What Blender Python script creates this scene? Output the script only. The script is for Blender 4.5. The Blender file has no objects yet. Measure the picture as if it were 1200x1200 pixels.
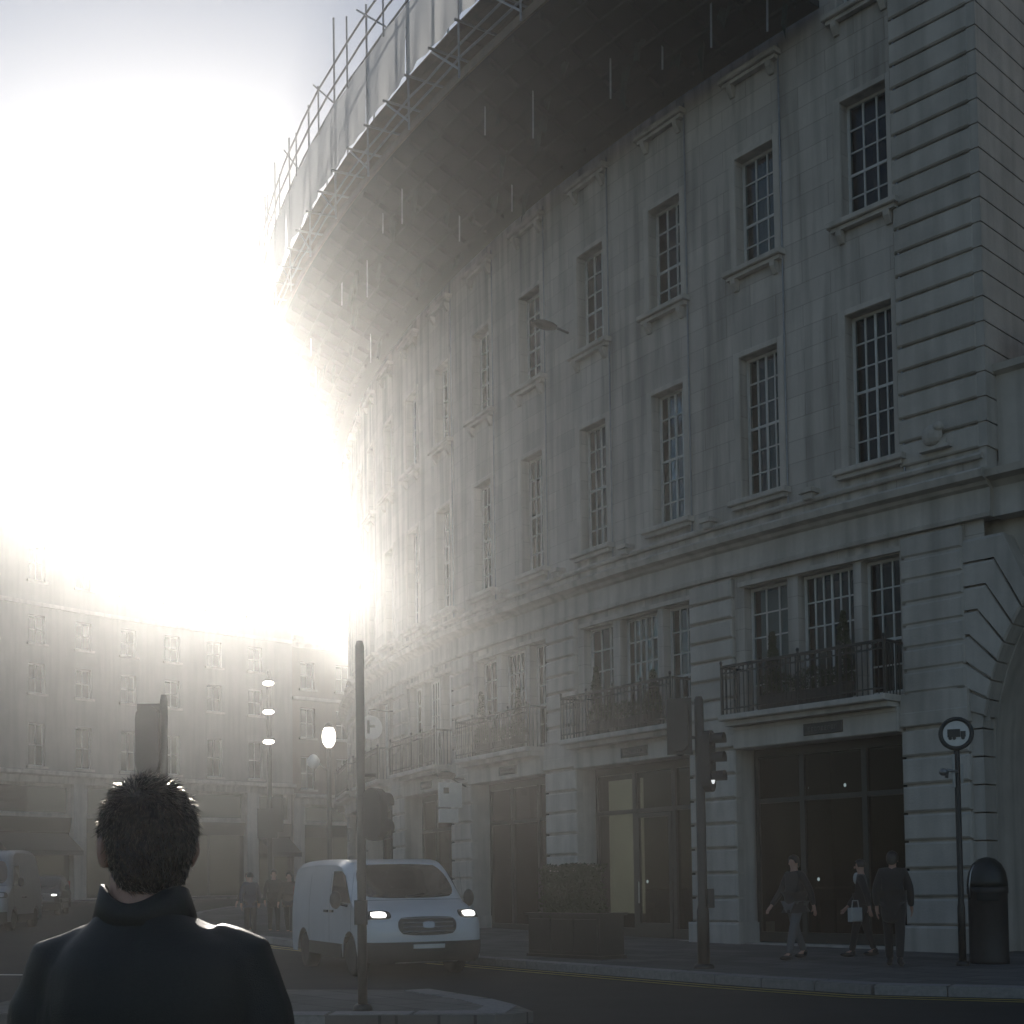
import bpy, bmesh, math, random
from mathutils import Vector, Matrix, noise
random.seed(7)
R = math.radians
scene = bpy.context.scene
C = scene.collection

# ------------------------------------------------------------------ camera
F_PX, PITCH, ROLL, PPY, CAM_H = 1570.0, R(2.6), 0.014, 964.0, 1.5
_f = Vector((0, math.cos(PITCH), math.sin(PITCH)))
_u0 = Vector((0, -math.sin(PITCH), math.cos(PITCH)))
_r0 = Vector((1, 0, 0))
_u = _u0*math.cos(ROLL) + _r0*math.sin(ROLL)
_r = _r0*math.cos(ROLL) - _u0*math.sin(ROLL)
cam_d = bpy.data.cameras.new('camera')
cam = bpy.data.objects.new('camera', cam_d)
C.objects.link(cam)
cam.matrix_world = Matrix(((_r.x, _u.x, -_f.x, 0), (_r.y, _u.y, -_f.y, 0), (_r.z, _u.z, -_f.z, CAM_H), (0, 0, 0, 1)))
cam_d.sensor_width = 36
cam_d.lens = 36*F_PX/1200
cam_d.shift_y = (PPY-600)/1200
cam_d.clip_end = 2000
cam_d.clip_start = 0.05
scene.camera = cam

# ------------------------------------------------------------------ sky, sun, exposure
SUN_AZ, SUN_EL = R(-12.6), R(17.3)          # azimuth from +Y, negative = left of view
world = bpy.data.worlds.new('World')
scene.world = world
world.use_nodes = True
wn = world.node_tree
bg = wn.nodes['Background']
sky = wn.nodes.new('ShaderNodeTexSky')
sky.sky_type = 'NISHITA'
sky.sun_disc = False
sky.sun_elevation = SUN_EL
sky.sun_rotation = SUN_AZ
sky.air_density = 1.0
sky.dust_density = 0.6
sky.ozone_density = 1.6
wn.links.new(sky.outputs[0], bg.inputs[0])
bg.inputs[1].default_value = 0.085
sl = bpy.data.lights.new('sun', 'SUN')
sun = bpy.data.objects.new('sun', sl)
C.objects.link(sun)
sl.energy = 5.0
sl.angle = R(0.5)
sl.color = (1.0, 0.93, 0.84)
_sd = Vector((math.sin(SUN_AZ)*math.cos(SUN_EL), math.cos(SUN_AZ)*math.cos(SUN_EL), math.sin(SUN_EL)))
sun.rotation_euler = _sd.to_track_quat('Z', 'Y').to_euler()
vs = scene.view_settings
vs.view_transform = 'Standard'
vs.look = 'None'
vs.exposure = 0.0
vs.gamma = 1.0
vs.use_curve_mapping = False

# ------------------------------------------------------------------ materials
M = {}
def mat(name, col, rough=0.7, col2=None, nscale=3.0, bump=0.0, bscale=40.0, metal=0.0, spec=0.5, sheen=0.0,
        streak=0.0, trans=0.0, emit=None, estr=0.0, rnd=0.0, coat=0.0, tcol=None, refr=False):
    m = bpy.data.materials.new(name)
    m.use_nodes = True
    nt = m.node_tree
    p = nt.nodes['Principled BSDF']
    L = nt.links.new
    p.inputs['Roughness'].default_value = rough
    p.inputs['Metallic'].default_value = metal
    p.inputs['Specular IOR Level'].default_value = spec
    p.inputs['Sheen Weight'].default_value = sheen
    p.inputs['Coat Weight'].default_value = coat
    c = (*col, 1)
    p.inputs['Base Color'].default_value = c
    tc = nt.nodes.new('ShaderNodeTexCoord')
    geo = nt.nodes.new('ShaderNodeNewGeometry')
    out = None
    if col2:
        n = nt.nodes.new('ShaderNodeTexNoise')
        n.inputs['Scale'].default_value = nscale
        n.inputs['Detail'].default_value = 6
        n.inputs['Roughness'].default_value = 0.65
        L(geo.outputs['Position'], n.inputs['Vector'])
        mx = nt.nodes.new('ShaderNodeMix'); mx.data_type = 'RGBA'
        rp = nt.nodes.new('ShaderNodeMapRange')
        rp.inputs[1].default_value = 0.3; rp.inputs[2].default_value = 0.7
        L(n.outputs['Fac'], rp.inputs[0]); L(rp.outputs[0], mx.inputs[0])
        mx.inputs[6].default_value = c
        mx.inputs[7].default_value = (*col2, 1)
        out = mx.outputs[2]
        if streak:
            mp = nt.nodes.new('ShaderNodeMapping')
            mp.inputs['Scale'].default_value = (2.2, 2.2, 0.16)
            L(geo.outputs['Position'], mp.inputs[0])
            n2 = nt.nodes.new('ShaderNodeTexNoise')
            n2.inputs['Scale'].default_value = 1.6; n2.inputs['Detail'].default_value = 5
            L(mp.outputs[0], n2.inputs['Vector'])
            r2 = nt.nodes.new('ShaderNodeMapRange')
            r2.inputs[1].default_value = 0.42; r2.inputs[2].default_value = 0.72
            r2.inputs[3].default_value = 0.0; r2.inputs[4].default_value = streak
            L(n2.outputs['Fac'], r2.inputs[0])
            m2 = nt.nodes.new('ShaderNodeMix'); m2.data_type = 'RGBA'
            L(r2.outputs[0], m2.inputs[0]); L(out, m2.inputs[6])
            m2.inputs[7].default_value = (col2[0]*0.45, col2[1]*0.45, col2[2]*0.43, 1)
            out = m2.outputs[2]
    if rnd:
        oi = nt.nodes.new('ShaderNodeObjectInfo')
        hs = nt.nodes.new('ShaderNodeHueSaturation')
        mr = nt.nodes.new('ShaderNodeMapRange')
        mr.inputs[3].default_value = 1-rnd; mr.inputs[4].default_value = 1+rnd
        L(oi.outputs['Random'], mr.inputs[0]); L(mr.outputs[0], hs.inputs['Value'])
        if out: L(out, hs.inputs['Color'])
        else: hs.inputs['Color'].default_value = c
        out = hs.outputs[0]
    if out:
        L(out, p.inputs['Base Color'])
    if bump:
        nb = nt.nodes.new('ShaderNodeTexNoise')
        nb.inputs['Scale'].default_value = bscale; nb.inputs['Detail'].default_value = 4
        L(geo.outputs['Position'], nb.inputs['Vector'])
        bp = nt.nodes.new('ShaderNodeBump')
        bp.inputs['Strength'].default_value = bump; bp.inputs['Distance'].default_value = 0.02
        L(nb.outputs['Fac'], bp.inputs['Height']); L(bp.outputs[0], p.inputs['Normal'])
    if emit:
        p.inputs['Emission Color'].default_value = (*emit, 1)
        p.inputs['Emission Strength'].default_value = estr
    if trans:
        tr = nt.nodes.new('ShaderNodeBsdfRefraction' if refr else 'ShaderNodeBsdfTranslucent')
        if refr: tr.inputs['Roughness'].default_value = 0.42; tr.inputs['IOR'].default_value = 1.12
        tr.inputs[0].default_value = (*tcol, 1) if tcol else c
        ms = nt.nodes.new('ShaderNodeMixShader')
        ms.inputs[0].default_value = trans
        L(p.outputs[0], ms.inputs[1]); L(tr.outputs[0], ms.inputs[2])
        L(ms.outputs[0], nt.nodes['Material Output'].inputs['Surface'])
    M[name] = m
    return m

def glass(name, tint, rough=0.02, ior=1.32):
    m = bpy.data.materials.new(name); m.use_nodes = True
    nt = m.node_tree; nt.nodes.clear(); L = nt.links.new
    o = nt.nodes.new('ShaderNodeOutputMaterial')
    t = nt.nodes.new('ShaderNodeBsdfTransparent'); t.inputs[0].default_value = (*tint, 1)
    g = nt.nodes.new('ShaderNodeBsdfGlossy'); g.inputs['Roughness'].default_value = rough
    fr = nt.nodes.new('ShaderNodeFresnel'); fr.inputs[0].default_value = ior
    geo = nt.nodes.new('ShaderNodeNewGeometry')
    n = nt.nodes.new('ShaderNodeTexNoise'); n.inputs['Scale'].default_value = 1.3
    L(geo.outputs['Position'], n.inputs['Vector'])
    b = nt.nodes.new('ShaderNodeBump'); b.inputs['Strength'].default_value = 0.12; b.inputs['Distance'].default_value = 0.05
    L(n.outputs['Fac'], b.inputs['Height']); L(b.outputs[0], g.inputs['Normal'])
    ms = nt.nodes.new('ShaderNodeMixShader')
    L(fr.outputs[0], ms.inputs[0]); L(t.outputs[0], ms.inputs[1]); L(g.outputs[0], ms.inputs[2])
    L(ms.outputs[0], o.inputs['Surface'])
    M[name] = m

def joint_stone(name, col, col2, bw, bh):
    """ashlar: stone colours with fine recessed joints laid out on the UV map (metres)"""
    m = mat(name, col, 0.85, col2, 0.7, 0.0, streak=0.8)
    nt = m.node_tree; L = nt.links.new
    p = nt.nodes['Principled BSDF']
    tc = nt.nodes.new('ShaderNodeTexCoord')
    br = nt.nodes.new('ShaderNodeTexBrick')
    br.inputs['Scale'].default_value = 1.0
    br.inputs['Brick Width'].default_value = bw
    br.inputs['Row Height'].default_value = bh
    br.inputs['Mortar Size'].default_value = 0.008
    br.inputs['Mortar Smooth'].default_value = 0.3
    L(tc.outputs['UV'], br.inputs['Vector'])
    nb = nt.nodes.new('ShaderNodeTexNoise'); nb.inputs['Scale'].default_value = 30; nb.inputs['Detail'].default_value = 5
    geo = nt.nodes.new('ShaderNodeNewGeometry')
    L(geo.outputs['Position'], nb.inputs['Vector'])
    ma = nt.nodes.new('ShaderNodeMath'); ma.operation = 'MULTIPLY_ADD'
    L(nb.outputs['Fac'], ma.inputs[0]); ma.inputs[1].default_value = 0.25
    inv = nt.nodes.new('ShaderNodeMath'); inv.operation = 'SUBTRACT'; inv.inputs[0].default_value = 1.0
    L(br.outputs['Fac'], inv.inputs[1]); L(inv.outputs[0], ma.inputs[2])
    bp = nt.nodes.new('ShaderNodeBump'); bp.inputs['Strength'].default_value = 0.5; bp.inputs['Distance'].default_value = 0.012
    L(ma.outputs[0], bp.inputs['Height']); L(bp.outputs[0], p.inputs['Normal'])
    # each stone a slightly different tone
    base = p.inputs['Base Color'].links[0].from_socket
    br.inputs['Color1'].default_value = (1, 1, 1, 1); br.inputs['Color2'].default_value = (0.84, 0.84, 0.85, 1)
    br.inputs['Mortar'].default_value = (0.62, 0.6, 0.58, 1)
    mu = nt.nodes.new('ShaderNodeMix'); mu.data_type = 'RGBA'; mu.blend_type = 'MULTIPLY'; mu.inputs[0].default_value = 1
    L(base, mu.inputs[6]); L(br.outputs['Color'], mu.inputs[7]); L(mu.outputs[2], p.inputs['Base Color'])
    return m

joint_stone('ashlar', (0.58, 0.54, 0.49), (0.46, 0.43, 0.39), 1.35, 0.45)
mat('stone', (0.55, 0.515, 0.47), 0.85, (0.42, 0.395, 0.36), 1.3, 0.35, 25, streak=0.45, rnd=0.08)
mat('stone_trim', (0.57, 0.53, 0.48), 0.8, (0.45, 0.42, 0.38), 1.5, 0.25, 30, streak=0.5)
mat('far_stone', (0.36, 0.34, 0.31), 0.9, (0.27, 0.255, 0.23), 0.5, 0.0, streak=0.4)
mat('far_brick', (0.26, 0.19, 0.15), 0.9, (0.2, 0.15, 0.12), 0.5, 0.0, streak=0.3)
mat('sash_paint', (0.62, 0.63, 0.61), 0.5, (0.5, 0.5, 0.49), 4)
mat('dark_paint', (0.010, 0.016, 0.016), 0.4, (0.016, 0.024, 0.024), 6)
mat('iron', (0.012, 0.014, 0.015), 0.45, (0.022, 0.024, 0.024), 20)
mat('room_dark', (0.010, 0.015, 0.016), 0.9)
mat('curtain', (0.55, 0.55, 0.53), 0.9, (0.42, 0.42, 0.41), 6, trans=0.3)
mat('asphalt', (0.044, 0.050, 0.051), 0.9, (0.032, 0.037, 0.038), 0.7, 0.5, 90, spec=0.12)
mat('paving', (0.19, 0.186, 0.178), 0.92, (0.13, 0.128, 0.123), 1.2, 0.3, 60, spec=0.12)
def slab_joints(m, w, h):
    nt = M[m].node_tree; L = nt.links.new; p = nt.nodes['Principled BSDF']
    geo = nt.nodes.new('ShaderNodeNewGeometry'); mp = nt.nodes.new('ShaderNodeMapping'); mp.inputs['Rotation'].default_value = (0, 0, R(52))
    L(geo.outputs['Position'], mp.inputs[0])
    br = nt.nodes.new('ShaderNodeTexBrick'); br.inputs['Scale'].default_value = 1; br.inputs['Brick Width'].default_value = w; br.inputs['Row Height'].default_value = h
    br.inputs['Mortar Size'].default_value = .012; br.inputs['Color1'].default_value = (1, 1, 1, 1); br.inputs['Color2'].default_value = (.72, .72, .72, 1); br.inputs['Mortar'].default_value = (.4, .4, .4, 1)
    L(mp.outputs[0], br.inputs['Vector'])
    base = p.inputs['Base Color'].links[0].from_socket
    mu = nt.nodes.new('ShaderNodeMix'); mu.data_type = 'RGBA'; mu.blend_type = 'MULTIPLY'; mu.inputs[0].default_value = 1
    L(base, mu.inputs[6]); L(br.outputs['Color'], mu.inputs[7]); L(mu.outputs[2], p.inputs['Base Color'])
slab_joints('paving', .9, .6)
mat('kerb_granite', (0.26, 0.255, 0.25), 0.85, (0.17, 0.17, 0.17), 14, 0.3, 60, rnd=0.12)
mat('road_white', (0.62, 0.62, 0.6), 0.6, (0.35, 0.35, 0.34), 9)
mat('road_yellow', (0.45, 0.34, 0.06), 0.6, (0.28, 0.22, 0.06), 9)
mat('galv', (0.32, 0.33, 0.34), 0.45, (0.22, 0.23, 0.24), 9, metal=0.7)
mat('sheeting', (0.72, 0.73, 0.74), 0.55, (0.62, 0.63, 0.64), 0.6, 0.5, 3, trans=0.5)
mat('scaffold_board', (0.17, 0.125, 0.085), 0.85, (0.10, 0.078, 0.058), 3, 0.3, 30, rnd=0.2)
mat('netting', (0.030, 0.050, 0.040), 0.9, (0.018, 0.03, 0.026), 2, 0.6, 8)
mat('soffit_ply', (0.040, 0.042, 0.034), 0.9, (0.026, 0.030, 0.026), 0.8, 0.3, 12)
mat('van_white', (0.66, 0.67, 0.69), 0.28, (0.58, 0.59, 0.61), 1.5, coat=0.5)
mat('van_silver', (0.23, 0.26, 0.28), 0.3, (0.2, 0.22, 0.25), 2, metal=0.3, coat=0.5)
mat('car_black', (0.012, 0.012, 0.014), 0.25, coat=0.6)
mat('black_plastic', (0.02, 0.021, 0.022), 0.55, (0.03, 0.03, 0.032), 12)
mat('rubber', (0.018, 0.018, 0.018), 0.8, (0.03, 0.03, 0.03), 20)
mat('alloy', (0.4, 0.41, 0.42), 0.35, metal=0.8)
mat('car_glass', (0.012, 0.016, 0.02), 0.05, spec=0.7)
mat('headlamp', (0.9, 0.9, 0.9), 0.2, emit=(1.0, 0.98, 0.92), estr=6.0)
mat('lamp_glow', (0.9, 0.9, 0.9), 0.3, emit=(1.0, 0.93, 0.82), estr=4.0)
mat('shop_light', (0.62, 0.55, 0.42), 0.8, (0.5, 0.44, 0.34), 2, emit=(1.0, 0.84, 0.58), estr=0.13)
mat('spot_light', (0.9, 0.9, 0.9), 0.3, emit=(0.95, 0.97, 1.0), estr=0.9)
mat('sign_white', (0.72, 0.72, 0.70), 0.5, (0.6, 0.6, 0.58), 5)
mat('sign_dark', (0.03, 0.035, 0.035), 0.5)
mat('sign_red', (0.30, 0.025, 0.025), 0.5)
mat('plate_grey', (0.45, 0.46, 0.46), 0.5)
mat('plate_dim', (0.12, 0.125, 0.125), 0.6)
mat('skin', (0.50, 0.30, 0.23), 0.55, (0.44, 0.25, 0.19), 30)
mat('hair_dark', (0.024, 0.017, 0.013), 0.4, (0.016, 0.011, 0.009), 60, spec=0.6)
mat('hair_strand', (0.022, 0.016, 0.012), 0.28, trans=0.9, spec=1.0, tcol=(1.0, 0.92, 0.83), refr=True)
mat('hair_fair', (0.17, 0.12, 0.08), 0.5)
mat('coat_navy', (0.007, 0.010, 0.010), 0.5, (0.012, 0.015, 0.015), 220, 0.25, 420, spec=0.45)
mat('cloth_black', (0.014, 0.015, 0.017), 0.9, (0.022, 0.023, 0.025), 40, sheen=0.2)
mat('cloth_grey', (0.13, 0.135, 0.145), 0.9, (0.1, 0.105, 0.115), 40)
mat('cloth_blue', (0.04, 0.055, 0.09), 0.9, (0.03, 0.04, 0.07), 40)
mat('cloth_brown', (0.10, 0.07, 0.05), 0.9, (0.07, 0.05, 0.04), 40)
mat('cloth_pale', (0.5, 0.5, 0.48), 0.9, (0.42, 0.42, 0.4), 40)
mat('leaf', (0.035, 0.062, 0.028), 0.9, (0.022, 0.045, 0.02), 8, rnd=0.1, trans=0.12, spec=0.15)
mat('slate_roof', (0.09, 0.095, 0.105), 0.7, (0.06, 0.065, 0.07), 3)
mat('awning', (0.02, 0.03, 0.032), 0.8, (0.03, 0.04, 0.042), 5)
glass('pane_glass', (0.6, 0.68, 0.69))
glass('shop_glass', (0.5, 0.56, 0.56), ior=1.18)

# ------------------------------------------------------------------ mesh helpers
class MB:
    def __init__(s): s.v = []; s.f = []
    def add(s, vs, fs):
        o = len(s.v); s.v += [tuple(v) for v in vs]; s.f += [tuple(i+o for i in f) for f in fs]; return s
    def box(s, x0, x1, y0, y1, z0, z1, ch=0.0):
        if ch <= 0:
            vs = [(x, y, z) for z in (z0, z1) for y in (y0, y1) for x in (x0, x1)]
            return s.add(vs, [(0, 2, 3, 1), (4, 5, 7, 6), (0, 1, 5, 4), (2, 6, 7, 3), (0, 4, 6, 2), (1, 3, 7, 5)])
        # chamfered on the front (low y) face edges
        y1_, c = y1, ch
        b = [(x0, y0+c, z0), (x1, y0+c, z0), (x1, y0+c, z1), (x0, y0+c, z1)]
        f = [(x0+c, y0, z0+c), (x1-c, y0, z0+c), (x1-c, y0, z1-c), (x0+c, y0, z1-c)]
        k = [(x0, y1, z0), (x1, y1, z0), (x1, y1, z1), (x0, y1, z1)]
        fs = [(4, 5, 6, 7)]
        for i in range(4):
            j = (i+1) % 4
            fs.append((i, j, 4+j, 4+i)); fs.append((8+i, 8+j, j, i))
        fs.append((11, 10, 9, 8))
        return s.add(b+f+k, fs)
    def tube(s, pts, r, n=8, r1=None, cap=True):
        pts = [Vector(p) for p in pts]; N = len(pts); base = len(s.v)
        up = None
        for i, p in enumerate(pts):
            d = (pts[min(i+1, N-1)]-pts[max(i-1, 0)]).normalized()
            if up is None:
                up = Vector((0, 0, 1)) if abs(d.z) < 0.9 else Vector((1, 0, 0))
            a = d.cross(up).normalized(); b = a.cross(d).normalized(); up = b
            rr = r if r1 is None else r+(r1-r)*i/max(1, N-1)
            if isinstance(r, (list, tuple)): rr = r[i]
            for k in range(n):
                t = 2*math.pi*k/n
                s.v.append(tuple(p+a*rr*math.cos(t)+b*rr*math.sin(t)))
        for i in range(N-1):
            for k in range(n):
                j = (k+1) % n
                s.f.append((base+i*n+k, base+i*n+j, base+(i+1)*n+j, base+(i+1)*n+k))
        if cap:
            s.f.append(tuple(base+k for k in range(n))[::-1]); s.f.append(tuple(base+(N-1)*n+k for k in range(n)))
        return s
    def lathe(s, prof, n=16, c=(0, 0, 0), axis='z'):
        base = len(s.v); N = len(prof)
        for (r, z) in prof:
            for k in range(n):
                t = 2*math.pi*k/n
                x, y = r*math.cos(t), r*math.sin(t)
                p = (x, y, z) if axis == 'z' else ((x, z, y) if axis == 'y' else (z, x, y))
                s.v.append((p[0]+c[0], p[1]+c[1], p[2]+c[2]))
        for i in range(N-1):
            for k in range(n):
                j = (k+1) % n
                s.f.append((base+i*n+k, base+i*n+j, base+(i+1)*n+j, base+(i+1)*n+k))
        s.f.append(tuple(base+k for k in range(n))[::-1]); s.f.append(tuple(base+(N-1)*n+k for k in range(n)))
        return s
    def ell(s, c, r, n=14, m=9):
        prof = []
        base = len(s.v)
        for i in range(1, m):
            a = math.pi*i/m
            for k in range(n):
                t = 2*math.pi*k/n
                s.v.append((c[0]+r[0]*math.sin(a)*math.cos(t), c[1]+r[1]*math.sin(a)*math.sin(t), c[2]-r[2]*math.cos(a)))
        for i in range(m-2):
            for k in range(n):
                j = (k+1) % n
                s.f.append((base+i*n+k, base+i*n+j, base+(i+1)*n+j, base+(i+1)*n+k))
        lo = len(s.v); s.v.append((c[0], c[1], c[2]-r[2])); s.v.append((c[0], c[1], c[2]+r[2]))
        for k in range(n):
            j = (k+1) % n
            s.f.append((base+j, base+k, lo)); s.f.append((base+(m-2)*n+k, base+(m-2)*n+j, lo+1))
        return s
    def mesh(s, name, m=None, smooth=False, fix=True):
        me = bpy.data.meshes.new(name)
        me.from_pydata(s.v, [], s.f)
        if fix:
            bm = bmesh.new(); bm.from_mesh(me); bmesh.ops.recalc_face_normals(bm, faces=bm.faces); bm.to_mesh(me); bm.free()
        if m: me.materials.append(M[m])
        if smooth: me.polygons.foreach_set('use_smooth', [True]*len(me.polygons))
        me.update()
        return me
    def build(s, name, m, parent=None, smooth=False, loc=None, rz=0.0):
        return put(name, s.mesh(name, m, smooth), parent, loc, rz)

def put(name, me, parent=None, loc=None, rz=0.0):
    o = bpy.data.objects.new(name, me)
    C.objects.link(o)
    o.parent = parent
    if loc is not None: o.location = loc
    o.rotation_euler = (0, 0, rz)
    return o
def tag(o, label=None, cat=None, group=None, kind=None):
    if label: o['label'] = label
    if cat: o['category'] = cat
    if group: o['group'] = group
    if kind: o['kind'] = kind
    return o
def empty(name, label, cat, loc=(0, 0, 0), rz=0.0, group=None):
    o = put(name, None, None, loc, rz)
    o.empty_display_size = 0.2
    return tag(o, label, cat, group)
def smooth_by(o):
    o.data.polygons.foreach_set('use_smooth', [True]*len(o.data.polygons))
def baked(o):
    """replace an object's mesh by its modifier result"""
    dg = bpy.context.evaluated_depsgraph_get()
    me = bpy.data.meshes.new_from_object(o.evaluated_get(dg))
    o.modifiers.clear()
    old = o.data; o.data = me; bpy.data.meshes.remove(old)
    return o

def G(x, y):
    """height of the road: rises gently away from the camera"""
    t = max(0.0, y-20.0)
    return 0.012*t*t/(t+4.0)

# ------------------------------------------------------------------ ground, pavements
def terrain(name, x0, x1, y0, y1, step, m, dz=0.0):
    mb = MB(); nx = int((x1-x0)/step); ny = int((y1-y0)/step)
    for j in range(ny+1):
        for i in range(nx+1):
            x, y = x0+i*step, y0+j*step
            mb.v.append((x, y, G(x, y)+dz))
    for j in range(ny):
        for i in range(nx):
            a = j*(nx+1)+i
            mb.f.append((a, a+1, a+nx+2, a+nx+1))
    return mb.build(name, m, None, True)
road = tag(terrain('road', -200, 200, -40, 240, 4.0, 'asphalt'), kind='structure')

def poly_sheet(name, outline, dz, m, parent=None, side=True, kind=None, sub=1.0):
    """a flat-topped slab following the ground: outline in plan, top dz above the road"""
    pts = []
    n = len(outline)
    for i in range(n):
        a, b = Vector(outline[i]), Vector(outline[(i+1) % n])
        k = max(1, int((b-a).length/sub))
        for j in range(k): pts.append(a.lerp(b, j/k))
    bm = bmesh.new()
    vs = [bm.verts.new((p.x, p.y, 0)) for p in pts]
    f = bm.faces.new(vs)
    bmesh.ops.triangulate(bm, faces=[f])
    for _ in range(0): pass
    bm.verts.ensure_lookup_table()
    if side:
        low = [bm.verts.new((p.x, p.y, -1)) for p in pts]
        for i in range(len(pts)):
            j = (i+1) % len(pts)
            bm.faces.new((vs[i], low[i], low[j], vs[j]))
        for v in low: v.co.z = G(v.co.x, v.co.y)-0.1
    for v in vs: v.co.z = G(v.co.x, v.co.y)+dz
    bmesh.ops.recalc_face_normals(bm, faces=bm.faces)
    me = bpy.data.meshes.new(name); bm.to_mesh(me); bm.free()
    me.materials.append(M[m])
    o = put(name, me, parent)
    if kind: o['kind'] = kind
    return o

# --- right-hand facade frame: arc convex to the street
FR, FA0, FP = 55.0, R(47.5), (7.34, 24.96)
def fr(s):
    a = FA0+s/FR
    return FP[0]-FR*(math.sin(a)-math.sin(FA0)), FP[1]-FR*(math.cos(a)-math.cos(FA0)), a
def fpt(s, o, z):
    x, y, a = fr(s)
    return (x-o*math.sin(a), y-o*math.cos(a), z)
def floc(s):
    x, y, a = fr(s)
    return (x, y, 0.0), -a
# --- left-hand facade frame: arc concave to the street
LR, LB, LP, LS = 95.0, R(36), (-30.6, 80.0), 12.0
def lfr(s):
    b = LB+(s-LS)/LR
    return LP[0]+LR*(-math.cos(b)+math.cos(LB)), LP[1]+LR*(math.sin(b)-math.sin(LB)), b
def lpt(s, o, z):
    x, y, b = lfr(s)
    return (x+o*math.cos(b), y-o*math.sin(b), z)
def lloc(s):
    x, y, b = lfr(s)
    return (x, y, 0.0), math.pi/2-b

def sweep(P, s0, s1, prof, ds=0.7):
    """sweep a closed profile [(out, z)...] along a facade"""
    mb = MB(); n = max(1, int(abs(s1-s0)/ds)); k = len(prof)
    for i in range(n+1):
        s = s0+(s1-s0)*i/n
        for (o, z) in prof: mb.v.append(P(s, o, z))
    for i in range(n):
        for j in range(k):
            jj = (j+1) % k
            mb.f.append((i*k+j, i*k+jj, (i+1)*k+jj, (i+1)*k+j))
    mb.f.append(tuple(range(k))); mb.f.append(tuple(n*k+j for j in range(k))[::-1])
    return mb

# right pavement: kerb line in plan, near end to far end
KERB = [(14.0, 15.2), (9.0, 16.0), (6.3, 16.6), (4.6, 17.5), (3.2, 19.3)] + [fpt(s, 6.3, 0)[:2] for s in (7.5, 12, 16, 20, 24, 28, 32, 36, 42, 48, 54, 60)]
back = [fpt(s, -1.0, 0)[:2] for s in (60, 54, 48, 42, 36, 30, 24, 18, 12, 6, 0, -1.6)]
pave = poly_sheet('pavement', KERB+back+[(11.2, 20.8), (15.0, 17.5)], 0.12, 'paving', kind='structure')
def kerb_run(line, parent, dz=0.134, w=0.3, ln=0.92, limit=60):
    """kerb stones laid along a plan line, each its own stone"""
    me = MB().box(0.004, ln-0.012, -w, 0.09, -0.2, 0.0, 0).mesh('kerb_stone', 'kerb_granite')
    bm = bmesh.new(); bm.from_mesh(me)
    bmesh.ops.bevel(bm, geom=[e for e in bm.edges if all(v.co.z > -0.01 for v in e.verts)], offset=0.018, segments=2, affect='EDGES')
    bm.to_mesh(me); bm.free()
    pts = [Vector(p) for p in line]; seg = 0; pos = pts[0].copy(); k = 0
    while seg < len(pts)-1 and k < limit:
        d = pts[seg+1]-pos
        if d.length < ln:
            seg += 1
            if seg >= len(pts)-1: break
            continue
        d.normalize()
        o = put('kerb_stone', me, parent, (pos.x, pos.y, G(pos.x, pos.y)+dz+random.uniform(-.004, .004)), math.atan2(d.y, d.x)+random.uniform(-.006, .006))
        pos = pos+d*ln; k += 1
kerb_run(KERB[1:], pave)
# paving slabs near the front edge read as a jointed surface
isl = poly_sheet('traffic_island', [(-6.2, 15.35), (-5.2, 14.75), (-0.2, 14.15), (0.2, 14.5), (0.0, 15.4), (-1.2, 17.7), (-3.2, 18.1), (-6.4, 17.2)], 0.12, 'paving', kind='structure')
kerb_run([(-1.2, 17.7), (0.0, 15.4), (0.2, 14.5), (-0.2, 14.15), (-5.2, 14.75)], isl)
lp = poly_sheet('far_pavement', [lpt(s, 5.0, 0)[:2] for s in (-10, 0, 8, 16, 24, 32, 40, 48, 56, 64)]+[lpt(s, -1, 0)[:2] for s in (64, 56, 48, 40, 32, 24, 16, 8, 0, -10)], 0.12, 'paving', kind='structure')
# painted lines on the road
def paint(pts, w, name, m='road_white', dz=0.005):
    mb = MB(); P = [Vector(p) for p in pts]
    for i, p in enumerate(P):
        d = (P[min(i+1, len(P)-1)]-P[max(i-1, 0)]).normalized(); nrm = Vector((-d.y, d.x))
        for q in (p+nrm*w/2, p-nrm*w/2): mb.v.append((q.x, q.y, G(q.x, q.y)+dz))
    for i in range(len(P)-1): mb.f.append((2*i, 2*i+1, 2*i+3, 2*i+2))
    return mb.build(name, m, road)
def offset_line(line, d):
    P = [Vector(p) for p in line]; out = []
    for i, p in enumerate(P):
        t = (P[min(i+1, len(P)-1)]-P[max(i-1, 0)]).normalized()
        out.append(p+Vector((-t.y, t.x))*d)
    return out
for d in (0.35, 0.62):
    paint(offset_line(KERB, d), 0.1, 'yellow_line', 'road_yellow')
for k in range(9):
    y = 26+k*5.0
    paint([(-7.6-0.21*(y-26), y), (-7.9-0.21*(y-26), y+2.2)], 0.12, 'lane_dash')
for k in range(5):
    paint([(-9.5-k*1.1, 20.3-0.2*k), (-8.9-k*1.1, 20.2-0.2*k)], 0.35, 'crossing_stud')
paint([(-12.5, 24.5), (-8.2, 23.4)], 0.2, 'stop_line')

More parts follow.
